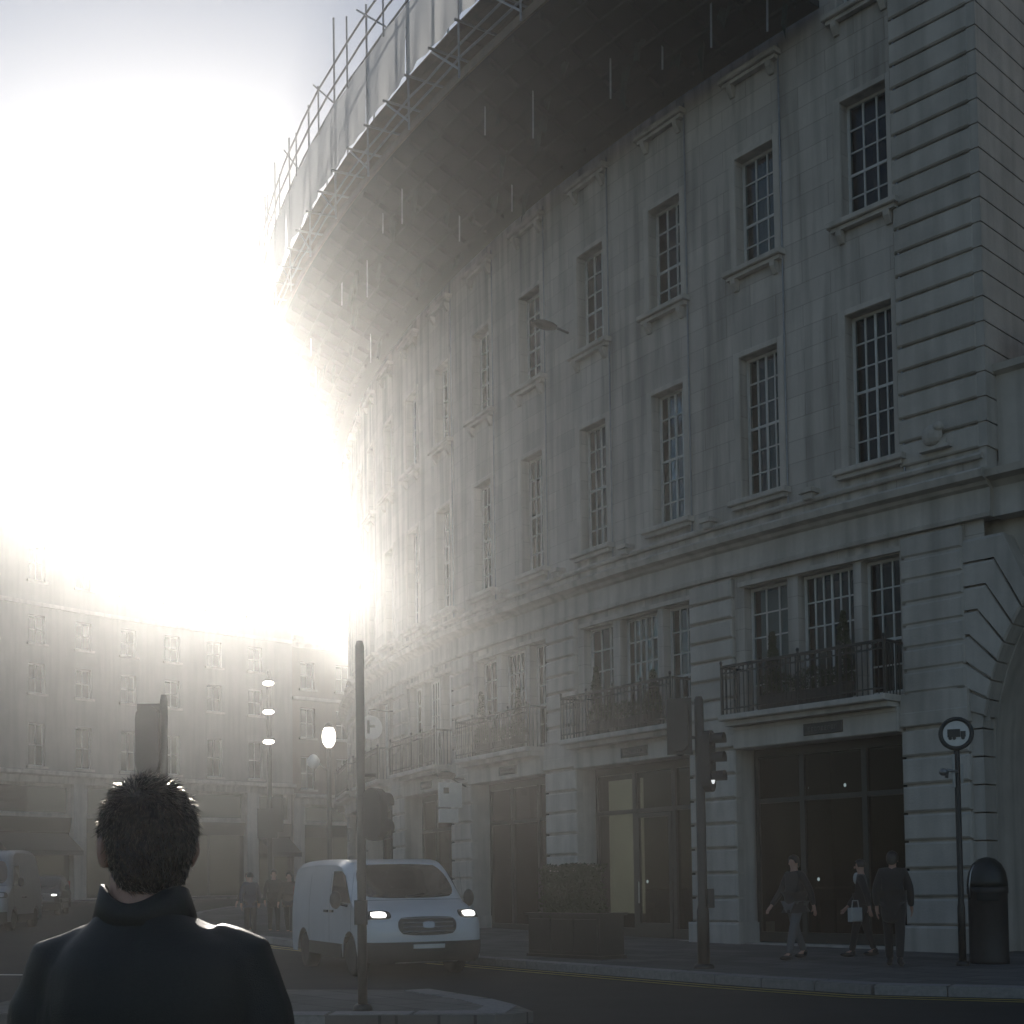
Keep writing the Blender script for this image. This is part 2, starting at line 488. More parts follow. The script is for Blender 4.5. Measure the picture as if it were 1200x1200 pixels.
# ------------------------------------------------------------------ the curved stone building on the right
bld = empty('stone_building', 'curved pale stone building with rusticated piers and multi-pane windows on the right', 'building', (*fpt(8, 0, 0)[:2], 0))
bld_inv = Matrix.Translation(bld.location).inverted()
def bpart(name, mesh_or_mb, m=None, s=None, smooth=False, parent=None):
    """part of the building; s given = mesh in the local frame at s, else mesh in world coordinates"""
    me = mesh_or_mb.mesh(name, m, smooth) if isinstance(mesh_or_mb, MB) else mesh_or_mb
    o = put(name, me, parent or bld)
    if s is None:
        o.matrix_parent_inverse = bld_inv
    else:
        (x, y, z), a = floc(s)
        o.location = (x-bld.location.x, y-bld.location.y, 0); o.rotation_euler = (0, 0, a)
    return o

COL, BAY, WW = 2.68, 5.34, 1.02
NCOL, NBAY = 22, 11
S_END = NBAY*BAY
# wall with real openings, built column by column
def wall_grid(P, ss, zs, holes, o=0.0, depth=0.32):
    mb = MB(); uv = []
    def inhole(sm, zm):
        for (a, b, c, d) in holes:
            if a < sm < b and c < zm < d: return True
        return False
    idx = {}
    def V(s, z, oo):
        k = (round(s, 4), round(z, 4), oo)
        if k not in idx:
            idx[k] = len(mb.v); mb.v.append(P(s, oo, z)); uv.append((s, z))
        return idx[k]
    for i in range(len(ss)-1):
        for j in range(len(zs)-1):
            a, b, c, d = ss[i], ss[i+1], zs[j], zs[j+1]
            if inhole((a+b)/2, (c+d)/2): continue
            mb.f.append((V(a, c, o), V(b, c, o), V(b, d, o), V(a, d, o)))
    for (a, b, c, d) in holes:
        if depth <= 0: continue
        ring = [(a, c), (b, c), (b, d), (a, d)]
        for q in range(4):
            (s0, z0), (s1, z1) = ring[q], ring[(q+1) % 4]
            mb.f.append((V(s0, z0, o), V(s1, z1, o), V(s1, z1, o-depth), V(s0, z0, o-depth)))
    me = mb.mesh('wall', 'ashlar', False, fix=True)
    ul = me.uv_layers.new(name='UVMap')
    for l in me.loops: ul.data[l.index].uv = uv[l.vertex_index]
    return me
holes = []
ss = {-1.72, S_END}
for k in range(NCOL):
    s0 = k*COL
    holes.append((s0, s0+WW, 9.45, 12.48)); holes.append((s0, s0+WW, 14.36, 16.75)); 
    if k == 0: holes.append((s0, s0+WW, 18.56, 20.6))
    ss |= {s0, s0+WW}
ZU = [8.3, 9.45, 12.48, 14.36, 16.75, 18.56, 20.6, 23.0]
def fill(ss, step):
    L = sorted(ss); out = []
    for a, b in zip(L, L[1:]):
        n = max(1, int(math.ceil((b-a)/step)))
        out += [a+(b-a)*i/n for i in range(n)]
    return out+[L[-1]]
bpart('wall', wall_grid(fpt, fill(ss, 0.9), ZU, holes))
# lower wall: first floor with three-light openings
SIDE, MID, MUL = 1.02, 1.36, 0.22
def lights(k):
    s0 = k*BAY+0.0
    a = [(s0-0.02, s0+0.82), (s0+1.0, s0+2.32), (s0+2.58, s0+3.72)]
    return a
holes = []; ss = {-1.72, S_END}
for k in range(NBAY):
    for (a, b) in lights(k):
        holes.append((a, b, 4.99, 7.6)); ss |= {a, b}
bpart('wall', wall_grid(fpt, fill(ss, 0.9), [4.27, 4.99, 7.6, 8.3], holes))
# ground floor: back of the shop recesses is a dark room; piers stand proud
def strip(name, s0, s1, o0, o1, z0, z1, m, parent=None, ds=0.7):
    return bpart(name, sweep(fpt, s0, s1, [(o0, z0), (o1, z0), (o1, z1), (o0, z1)], ds), m, parent=parent)
# cornices and bands
def profile(name, s0, s1, prof, m='stone_trim'):
    return bpart(name, sweep(fpt, s0, s1, prof), m)
SX = -9.5
profile('cornice', -1.9, S_END, [(-0.2, 7.9), (0.14, 7.9), (0.16, 7.97), (0.12, 7.99), (0.12, 8.42), (0.2, 8.46), (0.24, 8.52), (0.40, 8.56), (0.44, 8.68), (0.40, 8.72), (0.1, 8.78), (-0.2, 8.78)])
profile('string_course', -1.75, S_END, [(-0.1, 8.99), (0.10, 8.99), (0.13, 9.04), (0.10, 9.09), (-0.1, 9.11)])
profile('eaves_cornice', -1.9, S_END, [(-0.2, 22.4), (0.3, 22.4), (0.35, 22.6), (0.7, 22.75), (0.75, 23.0), (-0.2, 23.05)])
profile('parapet', -1.8, S_END, [(-0.6, 23.0), (-0.1, 23.0), (-0.1, 24.1), (-0.6, 24.1)])
# pilasters between the window columns
for k in range(-1, NCOL-1):
    s0, s1 = k*COL+WW+0.22, (k+1)*COL-0.15
    if k == -1: continue
    sm = (s0+s1)/2
    mb = MB().box(-0.16, 0.16, -0.28, 0.0, 9.15, 9.24).box(-0.11, 0.11, -0.22, 0.0, 9.02, 9.15, 0.02)
    bpart('corbel', mb, 'stone_trim', s=sm)
# thin tubes added to imitate dark groove lines at the strip edges
for k in range(0, 7):
    mb = MB().tube([(0, -0.02, 9.1), (0, -0.02, 18.7)], 0.022, 6)
    bpart('joint_line', mb, 'galv', s=k*COL-0.19)

# window kits: frame + bars + panes, made once per size, then copied
def window_kit(w, h, nx, ny, tag_):
    d = 0.22                                          # set back in the reveal
    fr_ = MB(); t = 0.055
    fr_.box(-w/2, -w/2+t, d, d+.09, 0, h).box(w/2-t, w/2, d, d+.09, 0, h).box(-w/2+t, w/2-t, d, d+.09, 0, t+.02).box(-w/2+t, w/2-t, d, d+.09, h-t, h)
    bars = MB(); iw = w-2*t; ih = h-2*t-.02
    for i in range(1, nx):
        x = -iw/2+iw*i/nx
        bw = 0.024 if (i*2 == nx) else 0.015
        bars.box(x-bw, x+bw, d+.012, d+.06, t+.02, h-t)
    for j in range(1, ny):
        z = t+.02+ih*j/ny
        bw = 0.026 if j == ny//2 else 0.014
        bars.box(-iw/2, iw/2, d+.016, d+.056, z-bw, z+bw)
    pw, ph = iw/nx, ih/ny
    pane = MB().box(-pw/2, pw/2, d+.034, d+.040, -ph/2, ph/2)
    big = MB().box(-iw/2, iw/2, d+.034, d+.040, t+.02, h-t)
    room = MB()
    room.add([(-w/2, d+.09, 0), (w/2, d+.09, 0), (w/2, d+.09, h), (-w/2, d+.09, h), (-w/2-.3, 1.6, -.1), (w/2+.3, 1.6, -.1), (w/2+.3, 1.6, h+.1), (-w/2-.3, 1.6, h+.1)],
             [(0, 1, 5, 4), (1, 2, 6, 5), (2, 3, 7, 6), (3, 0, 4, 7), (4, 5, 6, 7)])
    return dict(w=w, h=h, nx=nx, ny=ny, t=t, pw=pw, ph=ph, iw=iw, ih=ih, d=d,
                frame=fr_.mesh('window', 'sash_paint'), bars=bars.mesh('glazing_bars', 'sash_paint'),
                pane=pane.mesh('pane', 'pane_glass'), big=big.mesh('pane', 'pane_glass'), room=room.mesh('room_lining', 'room_dark'))
def curtain_mesh(w, h, side):
    mb = MB(); n = 22
    for i in range(n+1):
        x = -w/2+w*i/n
        for z in (0, h): mb.v.append((x, 0.45+0.035*math.sin(i*1.9+side)+(0.02 if z else 0), z))
    for i in range(n): mb.f.append((2*i, 2*i+2, 2*i+3, 2*i+1))
    return mb.mesh('curtain', 'curtain', True)
def place_window(kit, s, z, single=True, sill=True, curtain=None, blind=0.0):
    w = bpart('window', kit['frame'], s=s)
    w.location.z = z
    put('glazing_bars', kit['bars'], w); put('room_lining', kit['room'], w)
    if single:
        for i in range(kit['nx']):
            for j in range(kit['ny']):
                p = put('pane', kit['pane'], w, (-kit['iw']/2+kit['pw']*(i+.5), random.uniform(-.002, .002), kit['t']+.02+kit['ph']*(j+.5)))
                p.rotation_euler = (random.uniform(-.012, .012), 0, random.uniform(-.012, .012))
    else:
        put('pane', kit['big'], w)
    if sill: put('sill', kit['sill'], w)
    if sill and kit.get('bracket'):
        for x in (-kit['w']/2-.02, kit['w']/2+.02): put('bracket', kit['bracket'], w, (x, 0, 0))
    if 'surround' in kit: put('surround', kit['surround'], w)
    if curtain:
        cw = kit['w']*curtain[1]
        put('curtain', curtain_mesh(cw, kit['h']-.1, s), w, (curtain[0]*(kit['w']-cw)/2, 0, .05))
    return w
k1 = window_kit(WW, 3.03, 4, 6, 'tall')
k2 = window_kit(WW, 2.39, 3, 5, 'mid')
for kk, br in ((k1, False), (k2, True)):
    w, h = kk['w'], kk['h']
    kk['sill'] = MB().box(-w/2-.26, w/2+.26, -0.22, d0 if (d0 := 0.22) else 0, -0.12, -0.005, 0.02).box(-w/2-.2, w/2+.2, -0.14, -0.02, -0.2, -0.12).mesh('sill', 'stone_trim')
    # architrave round the opening
    kk['surround'] = MB().box(-w/2-.16, -w/2-.004, -0.035, 0.05, 0, h+.12, .01).box(w/2+.004, w/2+.16, -0.035, 0.05, 0, h+.12, .01).box(-w/2-.004, w/2+.004, -0.035, 0.05, h+.004, h+.12, .01).mesh('surround', 'stone_trim')
    if br:
        b = MB()
        b.add([(-.06, -.17, -.2), (.06, -.17, -.2), (.06, -.15, -.3), (-.06, -.15, -.3), (.06, -.05, -.44), (-.06, -.05, -.44), (.06, 0, -.44), (-.06, 0, -.44), (.06, 0, -.2), (-.06, 0, -.2)],
              [(0, 1, 2, 3), (3, 2, 4, 5), (5, 4, 6, 7), (0, 3, 5, 7, 9), (1, 8, 6, 4, 2)])
        kk['bracket'] = b.mesh('bracket', 'stone_trim')
for k in range(NCOL):
    sc = k*COL+WW/2
    near = k < 4
    place_window(k1, sc, 9.45, near, True, {1: (0.1, .5), 2: (1, .3), 3: (-1, .35), 5: (0, .7), 7: (1, .4), 9: (0, .9)}.get(k))
    place_window(k2, sc, 14.36, near, True, {1: (0.0, .55), 2: (0.2, .5), 3: (.2, .6), 4: (0, .8)}.get(k))
    if k == 0: place_window(k2, sc, 18.56, False, True)
    else:
        sl3 = bpart('sill', k2['sill'], s=sc); sl3.location.z = 18.56
        for x in (-WW/2-.02, WW/2+.02):
            b3 = bpart('bracket', k2['bracket'], s=sc-x); b3.location.z = 18.56
# three-light first-floor windows
kits = [window_kit(0.84, 2.61, 3, 5, 's'), window_kit(1.32, 2.61, 6, 5, 'm'), window_kit(1.14, 2.61, 3, 5, 'l')]
for k in range(NBAY):
    for (a, b), kit in zip(lights(k), kits):
        place_window(kit, (a+b)/2, 4.99, k < 2, False, ((0, .9) if (kit is kits[2] and k in (0, 1)) else None))
    a, b = lights(k)[0][0], lights(k)[2][1]
    strip('window_head', a-.1, b+.1, -0.05, 0.09, 7.62, 7.72, 'stone_trim')

# rusticated stone piers
def block_mesh(w, d, h, name='stone_block'):
    return MB().box(-w/2, w/2, -d, 0.05, 0.0, h-.045, 0.035).mesh(name, 'stone')
PW = 1.34
blk_lo = block_mesh(PW, 0.16, 0.515); blk_up = block_mesh(PW-.1, 0.13, 0.42)
core_lo = MB().box(-PW/2+.05, PW/2-.05, -.07, .9, -.4, 4.30).mesh('pier_core', 'stone_trim')
core_up = MB().box(-PW/2+.1, PW/2-.1, -.04, .2, 4.9, 7.88).mesh('pier_core', 'stone_trim')
plinth = MB().box(-PW/2-.06, PW/2+.06, -.24, .9, -.4, .62, .04).mesh('plinth', 'stone_trim')
for k in range(NBAY+1):
    s = k*BAY-0.07-PW/2 if k > 0 else -0.78
    if k == 0: s = -0.72
    bpart('pier_core', core_lo, s=s); bpart('pier_core', core_up, s=s); bpart('plinth', plinth, s=s)
    for j in range(7): bpart('stone_block', blk_lo, s=s).location.z = 0.64+j*0.518
    for j in range(7): bpart('stone_block', blk_up, s=s).location.z = 4.92+j*0.423
    bpart('pier_cap', MB().box(-PW/2-.02, PW/2+.02, -.2, .4, 4.29, 4.55, .02).box(-PW/2, PW/2, -.17, .3, 4.55, 4.89), 'stone_trim', s=s)
# banded corner pier of the upper floors, with its return
qb = MB().box(-.82, .78, -.075, .2, 0, .408, .03).mesh('stone_block', 'stone')
for j in range(30):
    bpart('stone_block', qb, s=-0.93).location.z = 9.2+j*0.455
(_x, _y, _), _a = floc(-1.74)
ret = MB()
for j in range(30): ret.box(-.06, .12, -.06, 14.0, 9.2+j*.455, 9.2+j*.455+.425)
ret.box(-.06, .08, -.03, 14.0, 8.8, 23)
bpart('return_wall', ret, 'stone', s=-1.74)
bpart('corner_ornament', MB().box(-.3, .3, -.22, -.07, 9.32, 9.38).ell((-.05, -.16, 9.60), (.2, .13, .2), 12, 8).ell((.1, -.2, 9.72), (.09, .10, .09), 10, 7).box(-.2, .2, -.16, -.07, 9.38, 9.5), 'stone_trim', s=-0.9)

# lintel bands, balconies, name plates, shopfronts
def baluster_panel(w):
    mb = MB(); n = int(w/0.115)
    mb.box(-w/2, w/2, -.03, .03, 0.97, 1.02).box(-w/2, w/2, -.018, .018, .10, .13).box(-w/2, w/2, -.018, .018, .84, .865)
    for i in range(n+1):
        x = -w/2+w*i/n
        mb.tube([(x, 0, 0.0), (x, 0, 0.98)], .013, 5, cap=False)
        if i < n and i % 2 == 0:
            c = x+w/n/2
            mb.tube([(c+.05*math.cos(t*.785), 0, .915+.05*math.sin(t*.785)) for t in range(9)], .009, 4, cap=False)
    for x in (-w/2, -w/4, 0, w/4, w/2): mb.tube([(x, 0, 0), (x, 0, 1.06)], .024, 6).ell((x, 0, 1.09), (.035, .035, .04), 8, 5)
    return mb
OPENW = 4.0
rail_me = baluster_panel(OPENW-.1).mesh('railing', 'iron')
side_me = MB()
for i in range(5): side_me.tube([(0, -.55+i*.11, 0), (0, -.55+i*.11, .98)], .013, 5)
side_me.box(-.02, .02, -.56, 0, .97, 1.02); side_me = side_me.mesh('side_railing', 'iron')
slab_me = MB().box(-OPENW/2, OPENW/2, -.66, .05, 4.78, 4.9, .02).box(-OPENW/2+.05, OPENW/2-.05, -.5, .05, 4.68, 4.78).mesh('balcony_slab', 'stone_trim')
lint_me = MB().box(-OPENW/2+.02, OPENW/2-.02, -.22, .3, 4.22, 4.68, .02).box(-OPENW/2+.02, OPENW/2-.02, -.25, -.2, 4.60, 4.66).mesh('lintel', 'stone_trim')
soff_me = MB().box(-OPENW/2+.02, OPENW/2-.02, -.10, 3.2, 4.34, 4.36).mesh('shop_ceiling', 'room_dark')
def letters(n, w, h, seed):
    """short row of raised letter strokes"""
    rr = random.Random(seed); mb = MB(); p = w/n
    for i in range(n):
        x = -w/2+p*(i+.15); cw = p*.66; k = rr.randrange(4)
        mb.box(x, x+cw*.26, -.012, 0, 0, h)
        if k != 1: mb.box(x+cw*.26, x+cw, -.012, 0, h*.78, h)
        if k != 2: mb.box(x+cw*.26, x+cw, -.012, 0, 0, h*.22)
        if k in (0, 2): mb.box(x+cw*.74, x+cw, -.012, 0, h*.22, h*.78)
        if k == 3: mb.box(x+cw*.26, x+cw*.85, -.012, 0, h*.4, h*.6)
    return mb
for k in range(NBAY):
    sc = k*BAY+1.92
    bpart('lintel', lint_me, s=sc)
    sl_ = bpart('balcony_slab', slab_me, s=sc)
    rl = bpart('railing', rail_me, s=sc); rl.location.z = 4.9
    loc, a = floc(sc)
    rl.location = Vector(fpt(sc, .58, 4.9))-bld.location
    for sx in (-1, 1):
        sd = bpart('side_railing', side_me, s=sc-sx*(OPENW/2-.06)); sd.location.z = 4.9
    if k < 4:
        pl = bpart('name_plate', MB().box(-.46, .46, -.25, -.2, 4.33, 4.56, .01), 'sign_dark', s=sc-.3)
        lt = put('lettering', letters(9, .7, .085, k).mesh('lettering', 'plate_dim'), pl, (0, -.25, 4.40))
    bpart('shop_ceiling', soff_me, s=sc)
# shopfronts
SHOPD = .45
def shopfront(k):
    sc = k*BAY+1.92; hw = OPENW/2-.03
    fm = MB(); d = SHOPD
    fm.box(-hw, -hw+.1, d, d+.14, .1, 4.3).box(hw-.1, hw, d, d+.14, .1, 4.3).box(-hw+.1, hw-.1, d, d+.14, 4.05, 4.3)
    fm.box(-hw+.1, hw-.1, d-.02, d+.14, .1, .42).box(-hw+.1, hw-.1, d, d+.12, 3.1, 3.2)
    xs = {0: (-.75, .75), 1: (-.52, .85), 2: (-.7, .7)}.get(k, (-.7, .7))
    for x in xs: fm.box(x-.06, x+.06, d-.01, d+.13, .42, 4.05)
    sf = bpart('shopfront', fm, 'dark_paint', s=sc)
    edges = [-hw+.1, xs[0]-.06, xs[0]+.06, xs[1]-.06, xs[1]+.06, hw-.1]
    for i in (0, 2, 4):
        for z0, z1 in ((.42, 3.1), (3.2, 4.05)):
            put('shop_pane', MB().box(edges[i], edges[i+1], d+.05, d+.06, z0, z1).mesh('shop_pane', 'shop_glass'), sf)
    if k == 1:      # glazed door with handle and a warm lit panel inside
        put('lit_panel', MB().box(-hw+.13, xs[0]-.09, d+.3, d+.36, .75, 3.95).mesh('lit_panel', 'shop_light'), sf)
        dr = MB(); x0, x1 = xs[0]+.07, xs[1]-.07
        dr.box(x0, x0+.1, d-.03, d+.04, .2, 3.08).box(x1-.1, x1, d-.03, d+.04, .2, 3.08).box(x0+.1, x1-.1, d-.03, d+.04, .2, .55).box(x0+.1, x1-.1, d-.03, d+.04, 2.98, 3.08)
        dd = put('door', dr.mesh('door', 'dark_paint'), sf)
        put('handle', MB().tube([(x0+.14, d-.09, 1.0), (x0+.14, d-.09, 1.5)], .016, 8).mesh('handle', 'alloy'), sf)
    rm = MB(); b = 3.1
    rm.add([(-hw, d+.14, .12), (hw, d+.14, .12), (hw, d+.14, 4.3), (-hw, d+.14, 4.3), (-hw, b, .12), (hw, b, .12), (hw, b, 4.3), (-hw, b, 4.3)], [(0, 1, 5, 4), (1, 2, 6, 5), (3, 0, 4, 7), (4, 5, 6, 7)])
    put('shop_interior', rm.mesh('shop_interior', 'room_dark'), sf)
    rr = random.Random(k+3)
    # display stands and small spotlights
    for i in range(4):
        x = rr.uniform(-hw+.4, hw-.4)
        st = MB().box(x-.18, x+.18, 1.3, 1.6, .12, rr.uniform(.8, 1.3)).box(x-.25, x+.25, 1.25, 1.65, 1.3, 1.34)
        put('display_stand', st.mesh('display_stand', 'cloth_brown'), sf)
    for i in range(3):
        x = rr.uniform(-hw+.3, hw-.3); z = rr.choice((1.5, 2.1, 3.4))
        put('spotlight', MB().ell((x, 1.0, z), (.028, .028, .04), 8, 6).mesh('spotlight', 'spot_light'), sf)
    # door step
    bpart('step', MB().box(-hw, hw, -.02, SHOPD+.2, -.3, .2), 'stone_trim', s=sc)
for k in range(6): shopfront(k)

# archway over the side street, right edge
ARC_S, ARC_Z, ARC_R = -1.62-4.65, 3.6, 4.65
def apt(s, o, z): return fpt(s, o, z)
def arch_pt(ang, r): return (ARC_S+r*math.cos(ang), ARC_Z+r*math.sin(ang))     # ang 0 = left springing (towards +s)
# spandrel wall with arched opening
mb = MB(); n = 28
for i in range(n+1):
    t = math.pi*i/n
    s_, z_ = arch_pt(t, ARC_R)
    for o in (-.38, -6.0): mb.v.append(fpt(s_, o, z_))
    mb.v.append(fpt(s_, -.38, 9.0)); 
for i in range(n):
    a = i*3; b = (i+1)*3
    mb.f += [(a, b, b+1, a+1), (a, b, b+2, a+2)]
o_ = len(mb.v)
for (sa, sb) in ((-1.0, ARC_S+ARC_R), (ARC_S-ARC_R, -13.0)):
    i0 = len(mb.v)
    mb.v += [fpt(sa, -.38, -.3), fpt(sb, -.38, -.3), fpt(sb, -.38, 9.0), fpt(sa, -.38, 9.0)]
    mb.f.append((i0, i0+1, i0+2, i0+3))
    i0 = len(mb.v); se = ARC_S+ARC_R if sa == -1.0 else ARC_S-ARC_R
    mb.v += [fpt(se, -.38, -.3), fpt(se, -6.0, -.3), fpt(se, -6.0, ARC_Z), fpt(se, -.38, ARC_Z)]
    mb.f.append((i0, i0+1, i0+2, i0+3))
bpart('arch_wall', mb, 'stone_trim')
# voussoirs: horizontal courses that turn and run radially into the arch
zj = [4.6, 5.0, 5.42, 5.84, 6.28, 6.72, 7.16, 7.6]
def corner(z):
    # where the joint turns
    return -0.98-(z-4.7)*.385
for i in range(len(zj)-1):
    z0, z1 = zj[i]+.015, zj[i+1]-.025
    c0, c1 = corner(z0), corner(z1)
    def onarch(s, z):
        d = Vector((s-ARC_S, z-ARC_Z)); a = math.atan2(d.y, d.x)
        return arch_pt(a*0.86, ARC_R+.02)
    p = [(-0.16, z0), (c0, z0), onarch(c0, z0), onarch(c1, z1), (c1, z1), (-0.16, z1)]
    mb = MB(); m_ = len(p)
    cx = sum(q[0] for q in p)/m_; cz = sum(q[1] for q in p)/m_
    for o in (-.42, .06): mb.v += [fpt(s, o, z) for s, z in p]
    mb.v += [fpt(cx+(s-cx)*.985, .1, cz+(z-cz)*.9) for s, z in p]
    for j in range(m_):
        jj = (j+1) % m_
        mb.f += [(j, jj, m_+jj, m_+j), (m_+j, m_+jj, 2*m_+jj, 2*m_+j)]
    mb.f.append(tuple(2*m_+j for j in range(m_)))
    bpart('voussoir', mb, 'stone')
for j in range(8):       # jamb courses under the springing
    z0 = .66+j*.5
    mb = MB()
    for o in (-.4, .05):
        mb.v += [fpt(s, o, z) for s, z in ((-1.36, z0), (ARC_S+ARC_R+.01, z0), (ARC_S+ARC_R+.01, z0+.47), (-1.36, z0+.47))]
    mb.f += [(4, 5, 6, 7), (0, 1, 5, 4), (1, 2, 6, 5), (2, 3, 7, 6), (3, 0, 4, 7)]
    bpart('stone_block', mb, 'stone')
bpart('plinth', sweep(fpt, -1.3, -1.66, [(-.4, -.3), (.1, -.3), (.1, .62), (-.4, .62)]), 'stone_trim')
profile('arch_cornice', -1.9, -13.0, [(-0.5, 7.9), (0.02, 7.9), (0.0, 8.42), (0.1, 8.52), (0.3, 8.56), (0.34, 8.68), (0.0, 8.78), (-0.5, 8.78)])
profile('arch_parapet', -1.86, -13.0, [(-.7, 8.7), (-.35, 8.7), (-.35, 10.55), (-.22, 10.6), (-.2, 10.72), (-.7, 10.75)])
profile('parapet_coping', -2.5, -13.0, [(-.8, 10.75), (-.1, 10.75), (-.1, 10.95), (-.3, 11.0), (-.3, 11.6), (-.8, 11.6)])
# dark passage beyond the arch
mb = MB()
mb.add([fpt(-1.0, -6.0, -.2), fpt(-11.6, -6.0, -.2), fpt(-11.6, -6.0, 9), fpt(-1.0, -6, 9), fpt(-1.0, -22.0, -.2), fpt(-11.6, -22.0, -.2), fpt(-11.6, -22.0, 16), fpt(-1.0, -22.0, 16)],
       [(0, 4, 7, 3), (1, 5, 6, 2), (4, 5, 6, 7)])
bpart('passage_wall', mb, 'stone_trim')
# unseen wing past the archway, added to shade the lower right side
mb = sweep(fpt, -11.4, -30.0, [(-.2, -.3), (-.2, 23.0), (-13.0, 23.0), (-13.0, -.3)], 1.5)
bpart('shade_wing', mb, 'stone_trim')
# roof slab closing the top, and the back of the block
rf = MB(); n = 24
for i in range(n+1):
    s = -1.7+(S_END+1.7)*i/n
    rf.v += [fpt(s, -.4, 23.04), fpt(s, -13, 24.5), fpt(s, -13, -.2)]
for i in range(n): rf.f += [(3*i, 3*i+1, 3*i+4, 3*i+3), (3*i+1, 3*i+2, 3*i+5, 3*i+4)]
bpart('roof', rf, 'slate_roof')
# wall lamp and security camera fixed to the wall
wl = MB().tube([(0, 0, 15.05), (0, -.5, 15.12)], .03, 6).ell((0, -.7, 15.1), (.16, .38, .11), 12, 7)
bpart('wall_lamp', wl, 'iron', s=9.5)

# ------------------------------------------------------------------ scaffolding cantilevered off the top of the right building
scf = empty('scaffolding', 'scaffold deck with white sheeting and tube guard rails along the roof of the curved building', 'scaffolding', (*fpt(12, 2, 0)[:2], 18.7))
sc_inv = Matrix.Translation(scf.location).inverted()
def spart(name, mb, m, parent=None, smooth=False):
    o = put(name, mb.mesh(name, m, smooth), parent or scf)
    o.matrix_parent_inverse = sc_inv
    return o
S0, S1 = 1.35, 57.0
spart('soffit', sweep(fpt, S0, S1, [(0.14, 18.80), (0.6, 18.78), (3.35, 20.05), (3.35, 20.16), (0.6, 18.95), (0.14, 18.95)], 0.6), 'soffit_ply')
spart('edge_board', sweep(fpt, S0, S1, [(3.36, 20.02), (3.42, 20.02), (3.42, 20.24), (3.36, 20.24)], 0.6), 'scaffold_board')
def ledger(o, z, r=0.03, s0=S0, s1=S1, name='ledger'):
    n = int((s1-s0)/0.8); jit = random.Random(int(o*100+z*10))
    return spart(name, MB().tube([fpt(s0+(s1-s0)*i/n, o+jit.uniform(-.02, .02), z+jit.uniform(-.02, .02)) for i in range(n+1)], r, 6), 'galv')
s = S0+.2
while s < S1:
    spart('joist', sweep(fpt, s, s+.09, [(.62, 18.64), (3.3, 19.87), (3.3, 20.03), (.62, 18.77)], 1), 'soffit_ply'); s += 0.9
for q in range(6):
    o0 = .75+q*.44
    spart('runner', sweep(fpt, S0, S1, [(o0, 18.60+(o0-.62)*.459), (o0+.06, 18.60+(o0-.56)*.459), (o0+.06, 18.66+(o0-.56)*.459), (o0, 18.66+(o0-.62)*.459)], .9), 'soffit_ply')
ledger(3.5, 20.42); ledger(3.5, 20.75); ledger(2.5, 21.1); ledger(3.66, 23.55, name='guard_rail'); ledger(3.66, 24.15, name='guard_rail'); ledger(2.3, 24.2, name='guard_rail'); ledger(3.62, 23.08)
# upper boarded deck: planks run along the facade
for q in range(5):
    o0 = 2.42+q*0.225
    n = 0; s = S0
    while s < S1-.5:
        s2 = min(S1, s+3.9)
        spart('plank', sweep(fpt, s, s2-.02, [(o0, 21.24), (o0+.215, 21.24), (o0+.215, 21.28), (o0, 21.28)], 1.3), 'scaffold_board')
        s = s2
rnd = random.Random(11)
s = S0+.3; k = 0
while s < S1:
    spart('transom', MB().tube([fpt(s, 2.2, 21.18), fpt(s+.05, 3.72, 21.2)], .032, 6), 'galv')
    if k % 2 == 0:
        top = rnd.uniform(24.4, 26.2)
        spart('standard', MB().tube([fpt(s+.1, 3.58, 19.9), fpt(s+.1, 3.60, top)], .03, 6), 'galv')
        spart('standard', MB().tube([fpt(s+.3, 2.35, 19.7), fpt(s+.3, 2.35, rnd.uniform(24.4, 25.4))], .03, 6), 'galv')
        spart('brace', MB().tube([fpt(s+.1, 3.58, 20.1), fpt(s+1.3, 3.56, 21.2)], .028, 6), 'galv')
    else:
        spart('standard', MB().tube([fpt(s+.1, 3.66, 22.9), fpt(s+.12, 3.66, rnd.uniform(24.2, 24.9))], .026, 6), 'galv')
    if k % 3 == 0:
        spart('brace', MB().tube([fpt(s, 3.66, 23.1), fpt(s+1.7, 3.66, 24.6)], .026, 6), 'galv')
    s += 1.15; k += 1
# white sheeting, one sheet per lift
s = S0; k = 0
while s < S1-.3:
    s2 = min(S1, s+2.4); mb = MB(); nu, nz = 16, 8; rr = random.Random(k)
    ph = [rr.uniform(0, 6) for _ in range(4)]
    for j in range(nz+1):
        for i in range(nu+1):
            u = i/nu; z = 21.24+1.80*j/nz
            o = 3.63+.03*math.sin(u*9+ph[0]+j*.3)+.02*math.sin(u*23+ph[1])*(1-j/nz)
            dz = -.03*math.sin(math.pi*u*3+ph[2])**2*(1 if j in (0, nz) else 0)
            mb.v.append(fpt(s+.01+(s2-s-.02)*u, o, z+dz))
    for j in range(nz):
        for i in range(nu):
            a = j*(nu+1)+i; mb.f.append((a, a+1, a+nu+2, a+nu+1))
    spart('sheet', mb, 'sheeting', smooth=True)
    s = s2; k += 1
